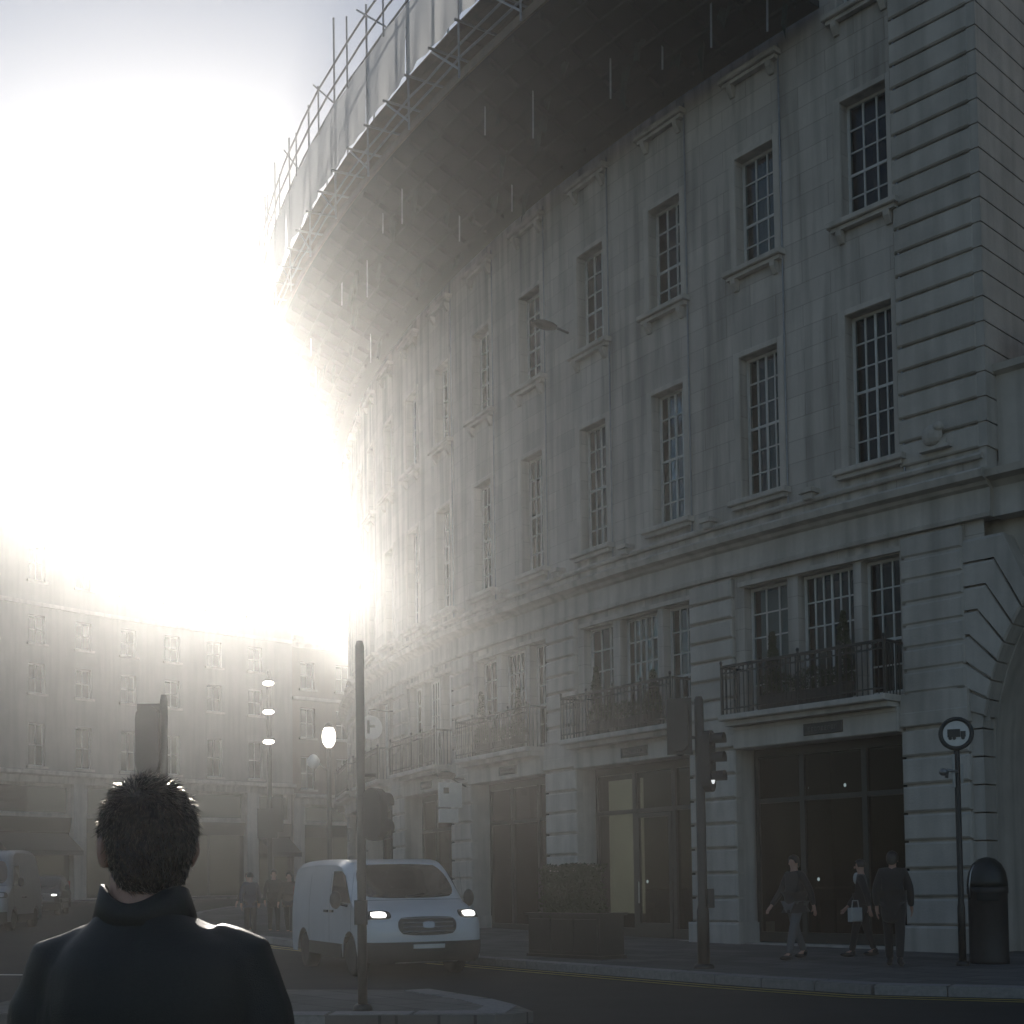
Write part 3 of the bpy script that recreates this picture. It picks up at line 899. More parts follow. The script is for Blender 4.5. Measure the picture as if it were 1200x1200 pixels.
# dark debris netting gathered under the deck, in torn vertical drops
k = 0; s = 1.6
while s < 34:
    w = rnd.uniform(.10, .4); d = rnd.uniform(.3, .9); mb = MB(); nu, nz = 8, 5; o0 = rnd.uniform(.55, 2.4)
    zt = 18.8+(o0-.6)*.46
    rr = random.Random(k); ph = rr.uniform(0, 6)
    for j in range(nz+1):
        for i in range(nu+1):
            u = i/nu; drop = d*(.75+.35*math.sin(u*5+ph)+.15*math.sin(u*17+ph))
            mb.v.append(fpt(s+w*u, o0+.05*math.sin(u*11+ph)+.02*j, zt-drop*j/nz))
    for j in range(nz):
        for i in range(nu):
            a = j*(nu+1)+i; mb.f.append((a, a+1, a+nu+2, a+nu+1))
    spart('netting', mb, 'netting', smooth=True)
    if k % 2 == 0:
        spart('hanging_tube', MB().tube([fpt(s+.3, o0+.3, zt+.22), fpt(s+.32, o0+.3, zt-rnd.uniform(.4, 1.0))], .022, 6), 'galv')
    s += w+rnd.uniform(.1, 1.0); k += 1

# ------------------------------------------------------------------ left-hand terrace and the far building closing the street
def terrace(name, label, s0, s1, o, rows, top, wallm, spacing, ww, first, shop_h, ident, arch=False):
    b = empty(name, label, 'building', (*lpt((s0+s1)/2, o, 0)[:2], 0))
    inv = Matrix.Translation(b.location).inverted()
    def P(s, oo, z): return lpt(s, o+oo, z)
    def part(nm, mb, m, parent=None, smooth=False):
        q = put(nm, mb.mesh(nm, m, smooth) if isinstance(mb, MB) else mb, parent or b)
        if parent is None: q.matrix_parent_inverse = inv
        return q
    def at(nm, me, s, z=0.0, oo=0.0):
        q = put(nm, me, b); x, y, bb = lfr(s); p = lpt(s, o+oo, z)
        q.location = Vector(p)-b.location; q.rotation_euler = (0, 0, math.pi/2-bb)
        return q
    cols = []; c = first
    while c+ww < s1-.4: cols.append(c); c += spacing
    holes = []; ss = {s0, s1}; zs = {shop_h, top}
    for c in cols:
        ss |= {c, c+ww}
        for (z0, z1) in rows: holes.append((c, c+ww, z0, z1))
    for (z0, z1) in rows: zs |= {z0, z1}
    me = wall_grid(P, fill(ss, 1.6), sorted(zs), holes, 0.0, .3)
    me.materials.clear(); me.materials.append(M[wallm])
    part('wall', me, None)
    kits = {}
    for (z0, z1) in rows:
        h = z1-z0; t = .09
        f = MB().box(-ww/2, -ww/2+t, .18, .26, 0, h).box(ww/2-t, ww/2, .18, .26, 0, h).box(-ww/2+t, ww/2-t, .18, .26, 0, t).box(-ww/2+t, ww/2-t, .18, .26, h-t, h).box(-.03, .03, .19, .25, t, h-t).box(-ww/2+t, ww/2-t, .19, .25, h*.5-.03, h*.5+.03)
        g = MB().box(-ww/2+t, ww/2-t, .22, .23, t, h-t)
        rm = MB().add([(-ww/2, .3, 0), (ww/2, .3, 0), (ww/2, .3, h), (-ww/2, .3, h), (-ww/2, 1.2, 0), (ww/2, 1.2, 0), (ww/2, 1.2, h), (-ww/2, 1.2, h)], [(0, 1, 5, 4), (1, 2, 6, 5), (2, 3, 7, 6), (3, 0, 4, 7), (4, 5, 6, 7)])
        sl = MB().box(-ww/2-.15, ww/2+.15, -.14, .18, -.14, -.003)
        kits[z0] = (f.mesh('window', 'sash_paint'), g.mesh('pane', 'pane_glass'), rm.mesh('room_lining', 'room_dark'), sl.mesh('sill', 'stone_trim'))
    for c in cols:
        for (z0, z1) in rows:
            a, g, rm, sl = kits[z0]
            w = at('window', a, c+ww/2, z0)
            for nm, mm in (('pane', g), ('room_lining', rm), ('sill', sl)): put(nm, mm, w)
    # cornices
    zc = shop_h
    part('cornice', sweep(P, s0, s1, [(-.1, zc-.5), (.15, zc-.5), (.2, zc-.1), (.5, zc), (.5, zc+.2), (-.1, zc+.3)], 1.6), 'stone_trim')
    part('eaves_cornice', sweep(P, s0-.2, s1+.2, [(-.3, top-.5), (.15, top-.5), (.3, top-.2), (.65, top), (.65, top+.25), (-.3, top+.3)], 1.6), 'stone_trim')
    part('band', sweep(P, s0, s1, [(-.1, rows[-2][1]+.55), (.14, rows[-2][1]+.55), (.14, rows[-2][1]+.8), (-.1, rows[-2][1]+.8)], 1.6), 'stone_trim')
    # body behind the wall
    mb = MB(); n = 12
    for i in range(n+1):
        s = s0+(s1-s0)*i/n
        mb.v += [P(s, -.1, top+.2), P(s, -4.0, top+1.6), P(s, -14, top+1.6), P(s, -14, 0)]
    for i in range(n): mb.f += [(4*i+j, 4*i+j+1, 4*i+j+5, 4*i+j+4) for j in range(3)]
    part('roof', mb, 'slate_roof')
    for e in (s0, s1):
        part('end_wall', MB().add([P(e, 0, 0), P(e, -14, 0), P(e, -14, top+1.6), P(e, -4, top+1.6), P(e, 0, top+.2)], [(0, 1, 2, 3, 4)]), wallm)
    c = s0+3
    while c < s1-3:
        part('chimney', MB().add([P(c+dx, oo, z) for z in (top+1, top+3.2) for dx, oo in ((0, -5), (1.8, -5), (1.8, -6), (0, -6))], [(0, 1, 5, 4), (1, 2, 6, 5), (2, 3, 7, 6), (3, 0, 4, 7), (4, 5, 6, 7)]), wallm)
        c += 11
    # ground floor: piers, fascia, dark shop windows
    bay = spacing*2; c = s0; k = 0
    while c < s1-1:
        e = min(c+bay, s1)
        pr = MB(); 
        for (pa, pb) in ((c, c+.9),):
            pr.add([P(pa, .12, -.2), P(pb, .12, -.2), P(pb, .12, zc-.5), P(pa, .12, zc-.5), P(pa, -.6, -.2), P(pb, -.6, -.2), P(pb, -.6, zc-.5), P(pa, -.6, zc-.5)], [(0, 1, 2, 3), (0, 4, 7, 3), (1, 5, 6, 2)])
        part('pier', pr, 'stone_trim')
        a0, a1 = c+.9, e
        part('shop_window', MB().add([P(a0, -.4, .6), P(a1, -.4, .6), P(a1, -.4, 5.1), P(a0, -.4, 5.1)], [(0, 1, 2, 3)]), 'car_glass')
        m_ = (a0+a1)/2
        part('mullion', MB().add([P(m_-.08, -.34, .6), P(m_+.08, -.34, .6), P(m_+.08, -.34, 5.1), P(m_-.08, -.34, 5.1), P(m_-.08, -.4, .6), P(m_+.08, -.4, .6), P(m_+.08, -.4, 5.1), P(m_-.08, -.4, 5.1)], [(0, 1, 2, 3), (0, 4, 7, 3), (1, 5, 6, 2)]), 'dark_paint')
        part('shop_fascia', MB().add([P(a0, -.3, 5.1), P(a1, -.3, 5.1), P(a1, -.1, 6.0), P(a0, -.1, 6.0), P(a0, -.6, 5.1), P(a1, -.6, 5.1), P(a1, -.6, 6.0), P(a0, -.6, 6.0)], [(0, 1, 2, 3), (0, 4, 5, 1), (3, 2, 6, 7)]), 'sign_dark' if k % 2 else 'dark_paint')
        part('mezzanine_window', MB().add([P(a0+.3, -.3, 6.3), P(a1-.3, -.3, 6.3), P(a1-.3, -.3, zc-.7), P(a0+.3, -.3, zc-.7)], [(0, 1, 2, 3)]), 'car_glass')
        part('spandrel', MB().add([P(a0, -.25, 6.0), P(a1, -.25, 6.0), P(a1, -.25, 6.3), P(a0, -.25, 6.3), P(a0, -.25, zc-.7), P(a1, -.25, zc-.7), P(a1, -.25, zc-.4), P(a0, -.25, zc-.4), P(a0+.3, -.25, 6.3), P(a0+.3, -.25, zc-.7), P(a1-.3, -.25, 6.3), P(a1-.3, -.25, zc-.7)], [(0, 1, 2, 3), (4, 5, 6, 7), (3, 8, 9, 4), (10, 2, 5, 11)]), 'stone_trim')
        if k % 3 == 1:
            part('awning', MB().add([P(a0+.2, -.25, 5.0), P(a1-.2, -.25, 5.0), P(a1-.2, 1.5, 3.9), P(a0+.2, 1.5, 3.9), P(a1-.2, 1.5, 3.6), P(a0+.2, 1.5, 3.6)], [(0, 1, 2, 3), (3, 2, 4, 5)]), 'awning')
        c = e; k += 1
    part('plinth', sweep(P, s0, s1, [(-.7, -.3), (.02, -.3), (.02, .95), (-.7, .95)], 1.6), 'stone_trim')
    return b
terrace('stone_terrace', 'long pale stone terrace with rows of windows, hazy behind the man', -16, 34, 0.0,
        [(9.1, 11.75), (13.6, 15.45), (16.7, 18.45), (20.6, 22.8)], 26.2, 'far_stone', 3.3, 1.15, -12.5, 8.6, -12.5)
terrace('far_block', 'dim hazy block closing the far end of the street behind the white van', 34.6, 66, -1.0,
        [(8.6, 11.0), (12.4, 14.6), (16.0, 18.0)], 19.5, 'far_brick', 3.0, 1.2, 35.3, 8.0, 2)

# ------------------------------------------------------------------ vehicles
class Vehicle:
    """body from a centre-line profile (rear bottom -> roof -> nose -> front bottom) swept across the width"""
    def __init__(s, prof, width, wheels, wr, tumble=0.06, front_bow=0.16, round_=0.1):
        s.prof = prof; s.w = width/2; s.wheels = wheels; s.wr = wr; s.tum = tumble; s.bow = front_bow; s.rd = round_
        # resample with Catmull-Rom
        P = [Vector((p[0], p[1])) for p in prof]; out = []
        for i in range(len(P)-1):
            p0, p1, p2, p3 = P[max(i-1, 0)], P[i], P[i+1], P[min(i+2, len(P)-1)]
            for k in range(6):
                t = k/6
                cr = 0.5*((2*p1)+(p2-p0)*t+(2*p0-5*p1+4*p2-p3)*t*t+(3*p1-p0-3*p2+p3)*t**3)
                out.append(p1.lerp(p2, t)*.35+cr*.65)
        out.append(P[-1]); s.pts = out; s.n = len(out)
        s.L = max(p.x for p in out); s.mid = s.L*.5
    def hw(s, z): return s.w*(1-s.tum*max(0, (z-.95)/.95)**1.6-.03*max(0, (.5-z)/.5))
    def surf(s, i, v, off=0.0):
        i = max(0, min(s.n-1.0001, i)); i0 = int(i); t = i-i0
        p = s.pts[i0].lerp(s.pts[min(i0+1, s.n-1)], t)
        a, b = s.pts[max(i0-1, 0)], s.pts[min(i0+2, s.n-1)]
        tn = (b-a).normalized(); nr = Vector((-tn.y, tn.x))      # outward in profile plane
        if nr.y < 0 and p.y > 1.0 and abs(tn.x) > abs(tn.y): nr = -nr
        av = abs(v); v0 = 1-s.rd/s.w*1.3
        e = 0.0
        if av > v0:
            q = (av-v0)/(1-v0); e = s.rd*(1-math.sqrt(max(0, 1-q*q)))
        bow = s.bow*(av**2.2)*max(0, min(1, (p.x-s.L*.62)/(s.L*.38))) - 0.04*(av**2)*max(0, min(1, (s.L*.1-p.x)/(s.L*.1)))
        q = p-nr*e+nr*off
        q = Vector((q.x-bow, q.y))
        return Vector((q.x, v*s.hw(q.y), q.y))
    def shell(s):
        mb = MB(); nv = 22
        for i in range(s.n):
            for j in range(nv+1): mb.v.append(tuple(s.surf(i, -1+2*j/nv)))
        for i in range(s.n-1):
            for j in range(nv):
                a = i*(nv+1)+j; mb.f.append((a, a+1, a+nv+2, a+nv+1))
        # sides: columns hung from the edge line down to the sill or wheel arch
        for sg in (-1, 1):
            edge = [s.surf(i, sg) for i in range(s.n)]
            top = [e for e in edge if e.z > .62]
            nz = 9; base = len(mb.v)
            xs = []
            for e in top:
                x = e.x; zb = .30
                for wx in s.wheels:
                    d = abs(x-wx)
                    if d < s.wr+.07: zb = max(zb, s.wr+math.sqrt(max(0, (s.wr+.07)**2-d*d)))
                zb = min(zb, e.z)
                for k in range(nz+1):
                    z = zb+(e.z-zb)*k/nz
                    mb.v.append((x, sg*(s.hw(z) if k < nz else abs(e.y)), z))
            for i in range(len(top)-1):
                for k in range(nz):
                    a = base+i*(nz+1)+k; mb.f.append((a, a+1, a+nz+2, a+nz+1))
        return mb
    def patch(s, i0, i1, v0, v1, off, ni=10, nv=14, shape=None):
        mb = MB()
        for i in range(ni+1):
            for j in range(nv+1):
                a, b = i/ni, j/nv
                if shape: a, b = shape(a, b)
                mb.v.append(tuple(s.surf(i0+(i1-i0)*a, v0+(v1-v0)*b, off)))
        for i in range(ni):
            for j in range(nv):
                a = i*(nv+1)+j; mb.f.append((a, a+1, a+nv+2, a+nv+1))
        return mb
    def idx(s, x=None, z=None, front=True):
        """profile index nearest to (x,z)"""
        best = min(range(s.n), key=lambda i: (0 if x is None else abs(s.pts[i].x-x))+(0 if z is None else abs(s.pts[i].y-z)))
        return best

def rounded(a, b):
    """squash a unit square patch towards a rounded shape"""
    x, y = a*2-1, b*2-1
    k = 0.72
    return .5+.5*x*math.sqrt(max(0, 1-(abs(y)**2.5)*(1-k))), .5+.5*y*math.sqrt(max(0, 1-(abs(x)**2.5)*(1-k)))
def wheel(parent, x, y, r, sg):
    t = MB()
    prof = [(r*.62, -.10), (r*.9, -.11), (r*.985, -.08), (r, -.03), (r, .03), (r*.985, .08), (r*.9, .11), (r*.62, .10)]
    t.lathe(prof, 24, (x, y, r), 'y')
    w = put('wheel', t.mesh('wheel', 'rubber', True), parent)
    rim = MB().lathe([(r*.6, -.06), (r*.62, .0), (r*.6, .06)], 20, (x, y, r), 'y')
    for k in range(5):
        a = 2*math.pi*k/5
        rim.tube([(x+r*.1*math.cos(a), y+sg*.07, r+r*.1*math.sin(a)), (x+r*.58*math.cos(a), y+sg*.06, r+r*.58*math.sin(a))], r*.09, 5)
    put('rim', rim.mesh('rim', 'alloy'), w)

def make_van(name, label, cat, loc, heading, prof, width, wheels, wr, paint, cfg, lights_on=True):
    v = Vehicle(prof, width, wheels, wr, cfg.get('tumble', .08))
    e = empty(name, label, cat, loc, heading)
    body = put('body', v.shell().mesh('body', paint, True), e)
    n = v.n
    i_ws0, i_ws1 = v.idx(*cfg['ws_top']), v.idx(*cfg['ws_bot'])
    ws = put('windscreen', v.patch(i_ws0+1, i_ws1-.6, -.86, .86, .008, 12, 16, rounded).mesh('windscreen', 'car_glass', True), e)
    for y0 in (-.1, .42):
        a, b = v.surf(i_ws1-1.0, y0, .02), v.surf(i_ws1-2.4, y0+.36, .02)
        put('wiper', MB().tube([a, b], .012, 5).mesh('wiper', 'black_plastic'), ws)
    # bonnet shut line
    put('bonnet_seam', v.patch(i_ws1+.2, i_ws1+.5, -.9, .9, .004, 2, 14).mesh('bonnet_seam', 'black_plastic', True), body)
    gi0, gi1 = v.idx(*cfg['gr_top']), v.idx(*cfg['gr_bot'])
    gr = put('grille', v.patch(gi0, gi1, -cfg['gr_w'], cfg['gr_w'], .014, 10, 14, rounded).mesh('grille', 'black_plastic', True), e)
    for k in range(4):
        i = gi0+(gi1-gi0)*(k+.8)/4.6
        put('grille_bar', MB().tube([v.surf(i, -cfg['gr_w']*.86+cfg['gr_w']*1.72*j/10, .03) for j in range(11)], .012, 5).mesh('grille_bar', 'galv'), gr)
    put('badge', v.patch((gi0+gi1)/2-(gi1-gi0)*.16, (gi0+gi1)/2+(gi1-gi0)*.16, -.1, .1, .045, 6, 8, rounded).mesh('badge', 'alloy', True), gr)
    bi0, bi1 = v.idx(*cfg['bu_top']), n-1
    bu = put('bumper', v.patch(bi0, bi1, -.99, .99, .022, 8, 22).mesh('bumper', 'black_plastic', True), e)
    pl_i = v.idx(*cfg['plate'])
    pl = put('number_plate', v.patch(pl_i-1.0, pl_i+1.0, -.27, .27, .05, 2, 4).mesh('number_plate', 'sign_white'), e)
    put('lower_intake', v.patch(n-3.2, n-1.6, -.55, .55, .034, 4, 10, rounded).mesh('lower_intake', 'galv', True), bu)
    # headlamps wrap round the corner
    hi = v.idx(*cfg['lamp'])
    for sg in (-1, 1):
        a, b = sg*cfg['lamp_v'][0], sg*cfg['lamp_v'][1]
        hs = cfg['lamp_h']
        hl = put('headlight', v.patch(hi-hs, hi+hs, a, b, .010, 8, 8, rounded).mesh('headlight', 'black_plastic', True), e)
        m_ = a+(b-a)*.5
        put('lens', v.patch(hi-hs*.55, hi+hs*.72, a+(b-a)*.2, a+(b-a)*.78, .022, 8, 8, rounded).mesh('lens', 'headlamp' if lights_on else 'alloy', True), hl)
        # mirrors
        mz = cfg['mirror']
        base = Vector((mz[0], sg*v.hw(mz[1]), mz[1]))
        mr = MB().tube([base, base+Vector((0, sg*.12, .03))], .025, 6).ell(tuple(base+Vector((.0, sg*.2, .1))), (.07, .10, .15), 12, 8)
        put('mirror', mr.mesh('mirror', 'black_plastic', True), e)
        # cab door glass
        g = MB(); pts = cfg['door_glass']
        ins = [(x, sg*(v.hw(z)+.006), z) for x, z in pts]
        g.add(ins, [tuple(range(len(ins)))])
        put('side_window', g.mesh('side_window', 'car_glass'), e)
        for x in cfg['seams']:
            sm = MB(); z0, z1 = cfg['seam_z']
            for k in range(8):
                z = z0+(z1-z0)*k/7; sm.v += [(x-.006, sg*(v.hw(z)+.004), z), (x+.006, sg*(v.hw(z)+.004), z)]
            sm.f = [(2*k, 2*k+1, 2*k+3, 2*k+2) for k in range(7)]
            put('door_seam', sm.mesh('door_seam', 'black_plastic'), body)
        for x in cfg['handles']:
            put('door_handle', MB().box(x-.1, x+.1, min(sg*v.hw(1.05), sg*(v.hw(1.05)+.03)), max(sg*v.hw(1.05), sg*(v.hw(1.05)+.03)), 1.04, 1.08).mesh('door_handle', 'black_plastic'), body)
        rb = MB(); x0, x1 = wheels[0]+wr+.1, wheels[1]-wr-.1
        rb.box(x0, x1, min(sg*(v.w-.03), sg*(v.w+.015)), max(sg*(v.w-.03), sg*(v.w+.015)), .30, .52)
        put('sill_trim', rb.mesh('sill_trim', 'black_plastic'), body)
        for wx in wheels: wheel(e, wx, sg*(v.w-.14), wr, sg)
    put('underbody', MB().box(.15, v.L-.3, -v.w+.25, v.w-.25, .22, .5).mesh('underbody', 'black_plastic'), e)
    # rear lamps
    for sg in (-1, 1):
        put('tail_light', MB().box(.0, .06, min(sg*(v.w-.2), sg*(v.w-.06)), max(sg*(v.w-.2), sg*(v.w-.06)), .9, 1.5).mesh('tail_light', 'sign_red'), e)
    return e
VAN_PROF = [(.08, .32), (.0, .6), (.0, 1.2), (.06, 1.75), (.22, 1.90), (.8, 1.955), (1.8, 1.965), (2.8, 1.945), (3.2, 1.90), (3.42, 1.82), (3.9, 1.46), (4.18, 1.25), (4.5, 1.155), (4.78, 1.05), (4.92, .93), (4.965, .75), (4.965, .55), (4.93, .36), (4.86, .25)]
VAN_CFG = dict(ws_top=(3.35, 1.85), ws_bot=(4.18, 1.25), gr_top=(4.88, .97), gr_bot=(4.97, .68), gr_w=.5, bu_top=(4.965, .60), plate=(4.965, .52), lamp=(4.84, 1.0), lamp_v=(.58, .99), lamp_h=3.4,
               mirror=(3.75, 1.16), door_glass=[(2.75, 1.22), (3.95, 1.2), (3.5, 1.66), (3.25, 1.74), (2.78, 1.74)], seams=(2.68, 3.98, 1.35), seam_z=(.5, 1.7), handles=(2.85, 2.5), tumble=.10)
def heading_of(dx, dy): return math.atan2(dy, dx)
# white van: front bottom-left wheel seen at the pole, nose towards the camera and slightly right
vh = heading_of(.40, -.917)
nose = Vector((-1.36, 21.5, 0)); d_ = Vector((math.cos(vh), math.sin(vh), 0))
vp = nose-d_*4.97
make_van('white_van', 'white panel van with lit headlights driving past the stone shopfronts', 'van', (vp.x, vp.y, G(nose.x, nose.y)+.004), vh, VAN_PROF, 1.98, (.95, 3.88), .335, 'van_white', VAN_CFG)
# tall silver van cut by the left edge of the view
TALL = [(x, z if z < 1.3 else 1.3+(z-1.3)*1.95) for x, z in VAN_PROF]
TALL = [(.08, .32), (.0, .6), (.0, 1.4), (.06, 2.35), (.22, 2.55), (.8, 2.62), (1.8, 2.63), (2.8, 2.60), (3.2, 2.52), (3.45, 2.36), (4.0, 1.78), (4.3, 1.45), (4.6, 1.33), (4.85, 1.2), (4.96, 1.02), (5.0, .8), (5.0, .58), (4.96, .38), (4.88, .25)]
TCFG = dict(VAN_CFG, ws_top=(3.45, 2.36), ws_bot=(4.3, 1.45), gr_top=(4.94, 1.08), gr_bot=(5.0, .74), bu_top=(5.0, .62), plate=(5.0, .54), lamp=(4.87, 1.14), mirror=(3.8, 1.45), door_glass=[(2.8, 1.45), (3.95, 1.42), (3.5, 2.05), (2.85, 2.1)], seam_z=(.5, 2.0))
vh = heading_of(.12, -.99); nose = Vector((-16.75, 41.5, 0)); d_ = Vector((math.cos(vh), math.sin(vh), 0)); vp = nose-d_*5.0
make_van('silver_van', 'tall silver grey van cut off by the left edge of the view', 'van', (vp.x, vp.y, G(nose.x, nose.y)), vh, TALL, 2.05, (.95, 3.9), .35, 'van_silver', TCFG, lights_on=False)
CAR = [(.1, .3), (.0, .55), (.02, .95), (.25, 1.1), (.6, 1.5), (1.1, 1.72), (1.9, 1.78), (2.6, 1.72), (2.95, 1.6), (3.5, 1.1), (3.75, 1.02), (4.2, .96), (4.45, .85), (4.52, .66), (4.52, .48), (4.48, .34), (4.4, .25)]
CCFG = dict(ws_top=(2.95, 1.6), ws_bot=(3.5, 1.1), gr_top=(4.46, .84), gr_bot=(4.52, .62), gr_w=.35, bu_top=(4.52, .52), plate=(4.52, .45), lamp=(4.42, .86), lamp_v=(.58, .96), lamp_h=2.2, mirror=(3.2, 1.08),
            door_glass=[(1.0, 1.1), (3.2, 1.1), (2.75, 1.5), (1.4, 1.52)], seams=(2.1, 3.2), seam_z=(.45, 1.1), handles=(2.2,), tumble=.22)
vh = heading_of(.2, -.98); nose = Vector((-20.25, 57.0, 0)); d_ = Vector((math.cos(vh), math.sin(vh), 0)); vp = nose-d_*4.5
make_van('black_cab', 'dark taxi with bright headlights following the silver van', 'car', (vp.x, vp.y, G(nose.x, nose.y)), vh, CAR, 1.8, (.85, 3.65), .33, 'car_black', CCFG)

# ------------------------------------------------------------------ street furniture
def signal_head(parent, loc, rz, lit=None, board=False, name='signal_head', tall=.92, nl=3):
    """three-lens traffic signal facing local -y"""
    w = .15
    mb = MB(); n = 8
    prof = []
    pts = []
    for k in range(n+1):
        a = math.pi*k/n; pts.append((w*math.cos(a), tall-w+w*math.sin(a)))
    for k in range(n+1):
        a = math.pi+math.pi*k/n; pts.append((w*math.cos(a), w+w*math.sin(a)))
    m_ = len(pts)
    for y in (0, .16): mb.v += [(x, y, z) for x, z in pts]
    for j in range(m_): jj = (j+1) % m_; mb.f.append((j, jj, m_+jj, m_+j))
    mb.f.append(tuple(range(m_))); mb.f.append(tuple(m_+j for j in range(m_))[::-1])
    h = put(name, mb.mesh(name, 'black_plastic'), parent, loc, rz)
    for i in range(nl):
        z = tall-.16-i*.3
        put('lens', MB().lathe([(.001, -.015), (.06, -.012), (.095, .002), (.1, .01)], 18, (0, -.003, z), 'y').mesh('lens', lit if (lit and i == 2) else 'sign_dark', True), h)
        vz = MB(); k_ = 12
        for q in range(k_+1):
            a = -.35+(math.pi+.7)*q/k_
            for y, r in ((0, .112), (-.2, .118)): vz.v.append((r*math.cos(a), y, z+r*math.sin(a)))
        for q in range(k_): vz.f.append((2*q, 2*q+1, 2*q+3, 2*q+2))
        put('visor', vz.mesh('visor', 'black_plastic', True), h)
    if board:
        b = MB().box(-.2, .2, .05, .062, -.04, tall+.06)
        put('backing_board', b.mesh('backing_board', 'black_plastic'), h)
    return h
def pole_thing(name, label, cat, x, y, z0, h, r=.06, group=None, plain=False):
    t = empty(name, label, cat, (x, y, z0), 0, group)
    put('pole', MB().lathe([(r*(1.06 if plain else 1.3), -.05), (r*(1.06 if plain else 1.3), .9), (r, 1.0), (r, h-.06), (r*.7, h)], 14).mesh('pole', 'iron', True), t)
    put('base_collar', MB().lathe([(r*2.3, -.02), (r*2.1, .05), (r*1.55, .08)], 14).mesh('base_collar', 'iron', True), t)
    return t
# signal pole on the island
t = pole_thing('traffic_signal', 'slim dark traffic signal pole on the island in front of the white van', 'traffic signal', -1.67, 14.81, .12+G(-1.67, 14.81), 4.1, .05, plain=True)
h = signal_head(t, (.19, .02, 1.87), R(150), None, tall=.62, nl=2); h.scale = (.85, .85, .95)
put('bracket_arm', MB().tube([(0, 0, 2.1), (.17, 0, 2.1)], .022, 6).tube([(0, 0, 2.6), (.17, 0, 2.6)], .022, 6).mesh('bracket_arm', 'iron'), t)
put('push_button', MB().box(-.07, .07, -.14, -.05, .95, 1.22, .01).mesh('push_button', 'black_plastic'), t)
# signal on the right pavement
gz = G(2.99, 21.17)+.12
t = pole_thing('traffic_signal', 'black traffic signal with two heads before the stone pier on the right pavement', 'traffic signal', 2.99, 21.17, gz, 4.3, .075)
signal_head(t, (-.30, .05, 3.42), R(165), None, True, tall=.8)
h2 = signal_head(t, (.2, -.02, 2.78), R(62), 'spot_light', False, tall=.98)
put('bracket_arm', MB().tube([(0, 0, 3.0), (.16, 0, 3.0)], .025, 6).tube([(0, 0, 3.65), (-.28, 0, 3.65)], .025, 6).tube([(0, 0, 3.6), (.16, 0, 3.6)], .025, 6).mesh('bracket_arm', 'iron'), t)
put('push_button', MB().box(.06, .17, -.12, 0, .95, 1.25, .01).mesh('push_button', 'black_plastic'), t)
# signal behind the man's head
t = pole_thing('traffic_signal', 'brown looking traffic signal head rising behind the hair of the man', 'traffic signal', -3.12, 12.0, .0, 3.24, .035)
hh = signal_head(t, (-.125, .02, 2.50), R(180), None, False, tall=.80, nl=2); hh.scale = (.7, .8, .8)
put('backing_board', MB().box(-.235, .0, -.02, 0, 2.42, 3.16).mesh('backing_board', 'black_plastic'), t)
# round sign with lorry pictogram
x, y = 6.98, 20.92; gz = G(x, y)+.12
t = pole_thing('road_sign', 'round dark-rimmed road sign on a black pole beside the archway', 'road sign', x, y, gz, 3.75, .045)
t.rotation_euler = (0, 0, R(-18))
sg_ = put('sign_face', MB().lathe([(.001, -.075), (.195, -.075), (.2, -.07), (.2, -.05)], 36, (0, 0, 3.62), 'y').mesh('sign_face', 'sign_white'), t)
put('sign_rim', MB().tube([(.232*math.cos(q*R(10)), -.066, 3.62+.232*math.sin(q*R(10))) for q in range(37)], .034, 8).mesh('sign_rim', 'sign_dark'), t)
lor = MB().box(-.13, .06, -.084, -.077, 3.565, 3.69).box(.065, .14, -.084, -.077, 3.565, 3.655)
for wx in (-.09, -.03, .1): lor.lathe([(.001, -.085), (.028, -.085), (.028, -.077)], 12, (wx, 0, 3.55), 'y')
put('lorry_symbol', lor.mesh('lorry_symbol', 'sign_dark'), sg_)
cm = MB().tube([(0, -.04, 3.02), (-.14, -.1, 3.05), (-.16, -.12, 2.93)], .03, 7).ell((-.2, -.15, 3.02), (.075, .1, .06), 10, 7)
put('sign_lamp', cm.mesh('sign_lamp', 'galv', True), t)
put('clamp', MB().box(-.075, -.03, -.08, .06, 2.78, 3.3).box(.05, .09, -.05, .05, 2.85, 3.15).mesh('clamp', 'galv'), t)
# domed bin
x, y = 7.55, 21.35; gz = G(x, y)+.12
t = empty('domed_bin', 'tall black dome-topped bin with a pale edge strip at the foot of the arch', 'bin', (x, y, gz), R(-20))
put('drum', MB().lathe([(.30, 0), (.31, .05), (.30, .1), (.30, 1.1), (.315, 1.12), (.315, 1.2), (.3, 1.22)], 28).mesh('drum', 'black_plastic', True), t)
put('dome', MB().lathe([(.312, 1.22), (.31, 1.3), (.28, 1.46), (.22, 1.58), (.13, 1.66), (.03, 1.69)], 28).mesh('dome', 'dark_paint', True), t)
put('edge_strip', MB().tube([(-.318*math.cos(.6), -.318*math.sin(.6), 1.05), (-.325*math.cos(.6), -.325*math.sin(.6), 1.25), (-.29*math.cos(.6), -.29*math.sin(.6), 1.45), (-.23*math.cos(.6), -.23*math.sin(.6), 1.57)], .013, 6).mesh('edge_strip', 'alloy', True), t)
put('slot', MB().box(-.16, .16, -.335, -.29, 1.0, 1.12).mesh('slot', 'room_dark'), t)

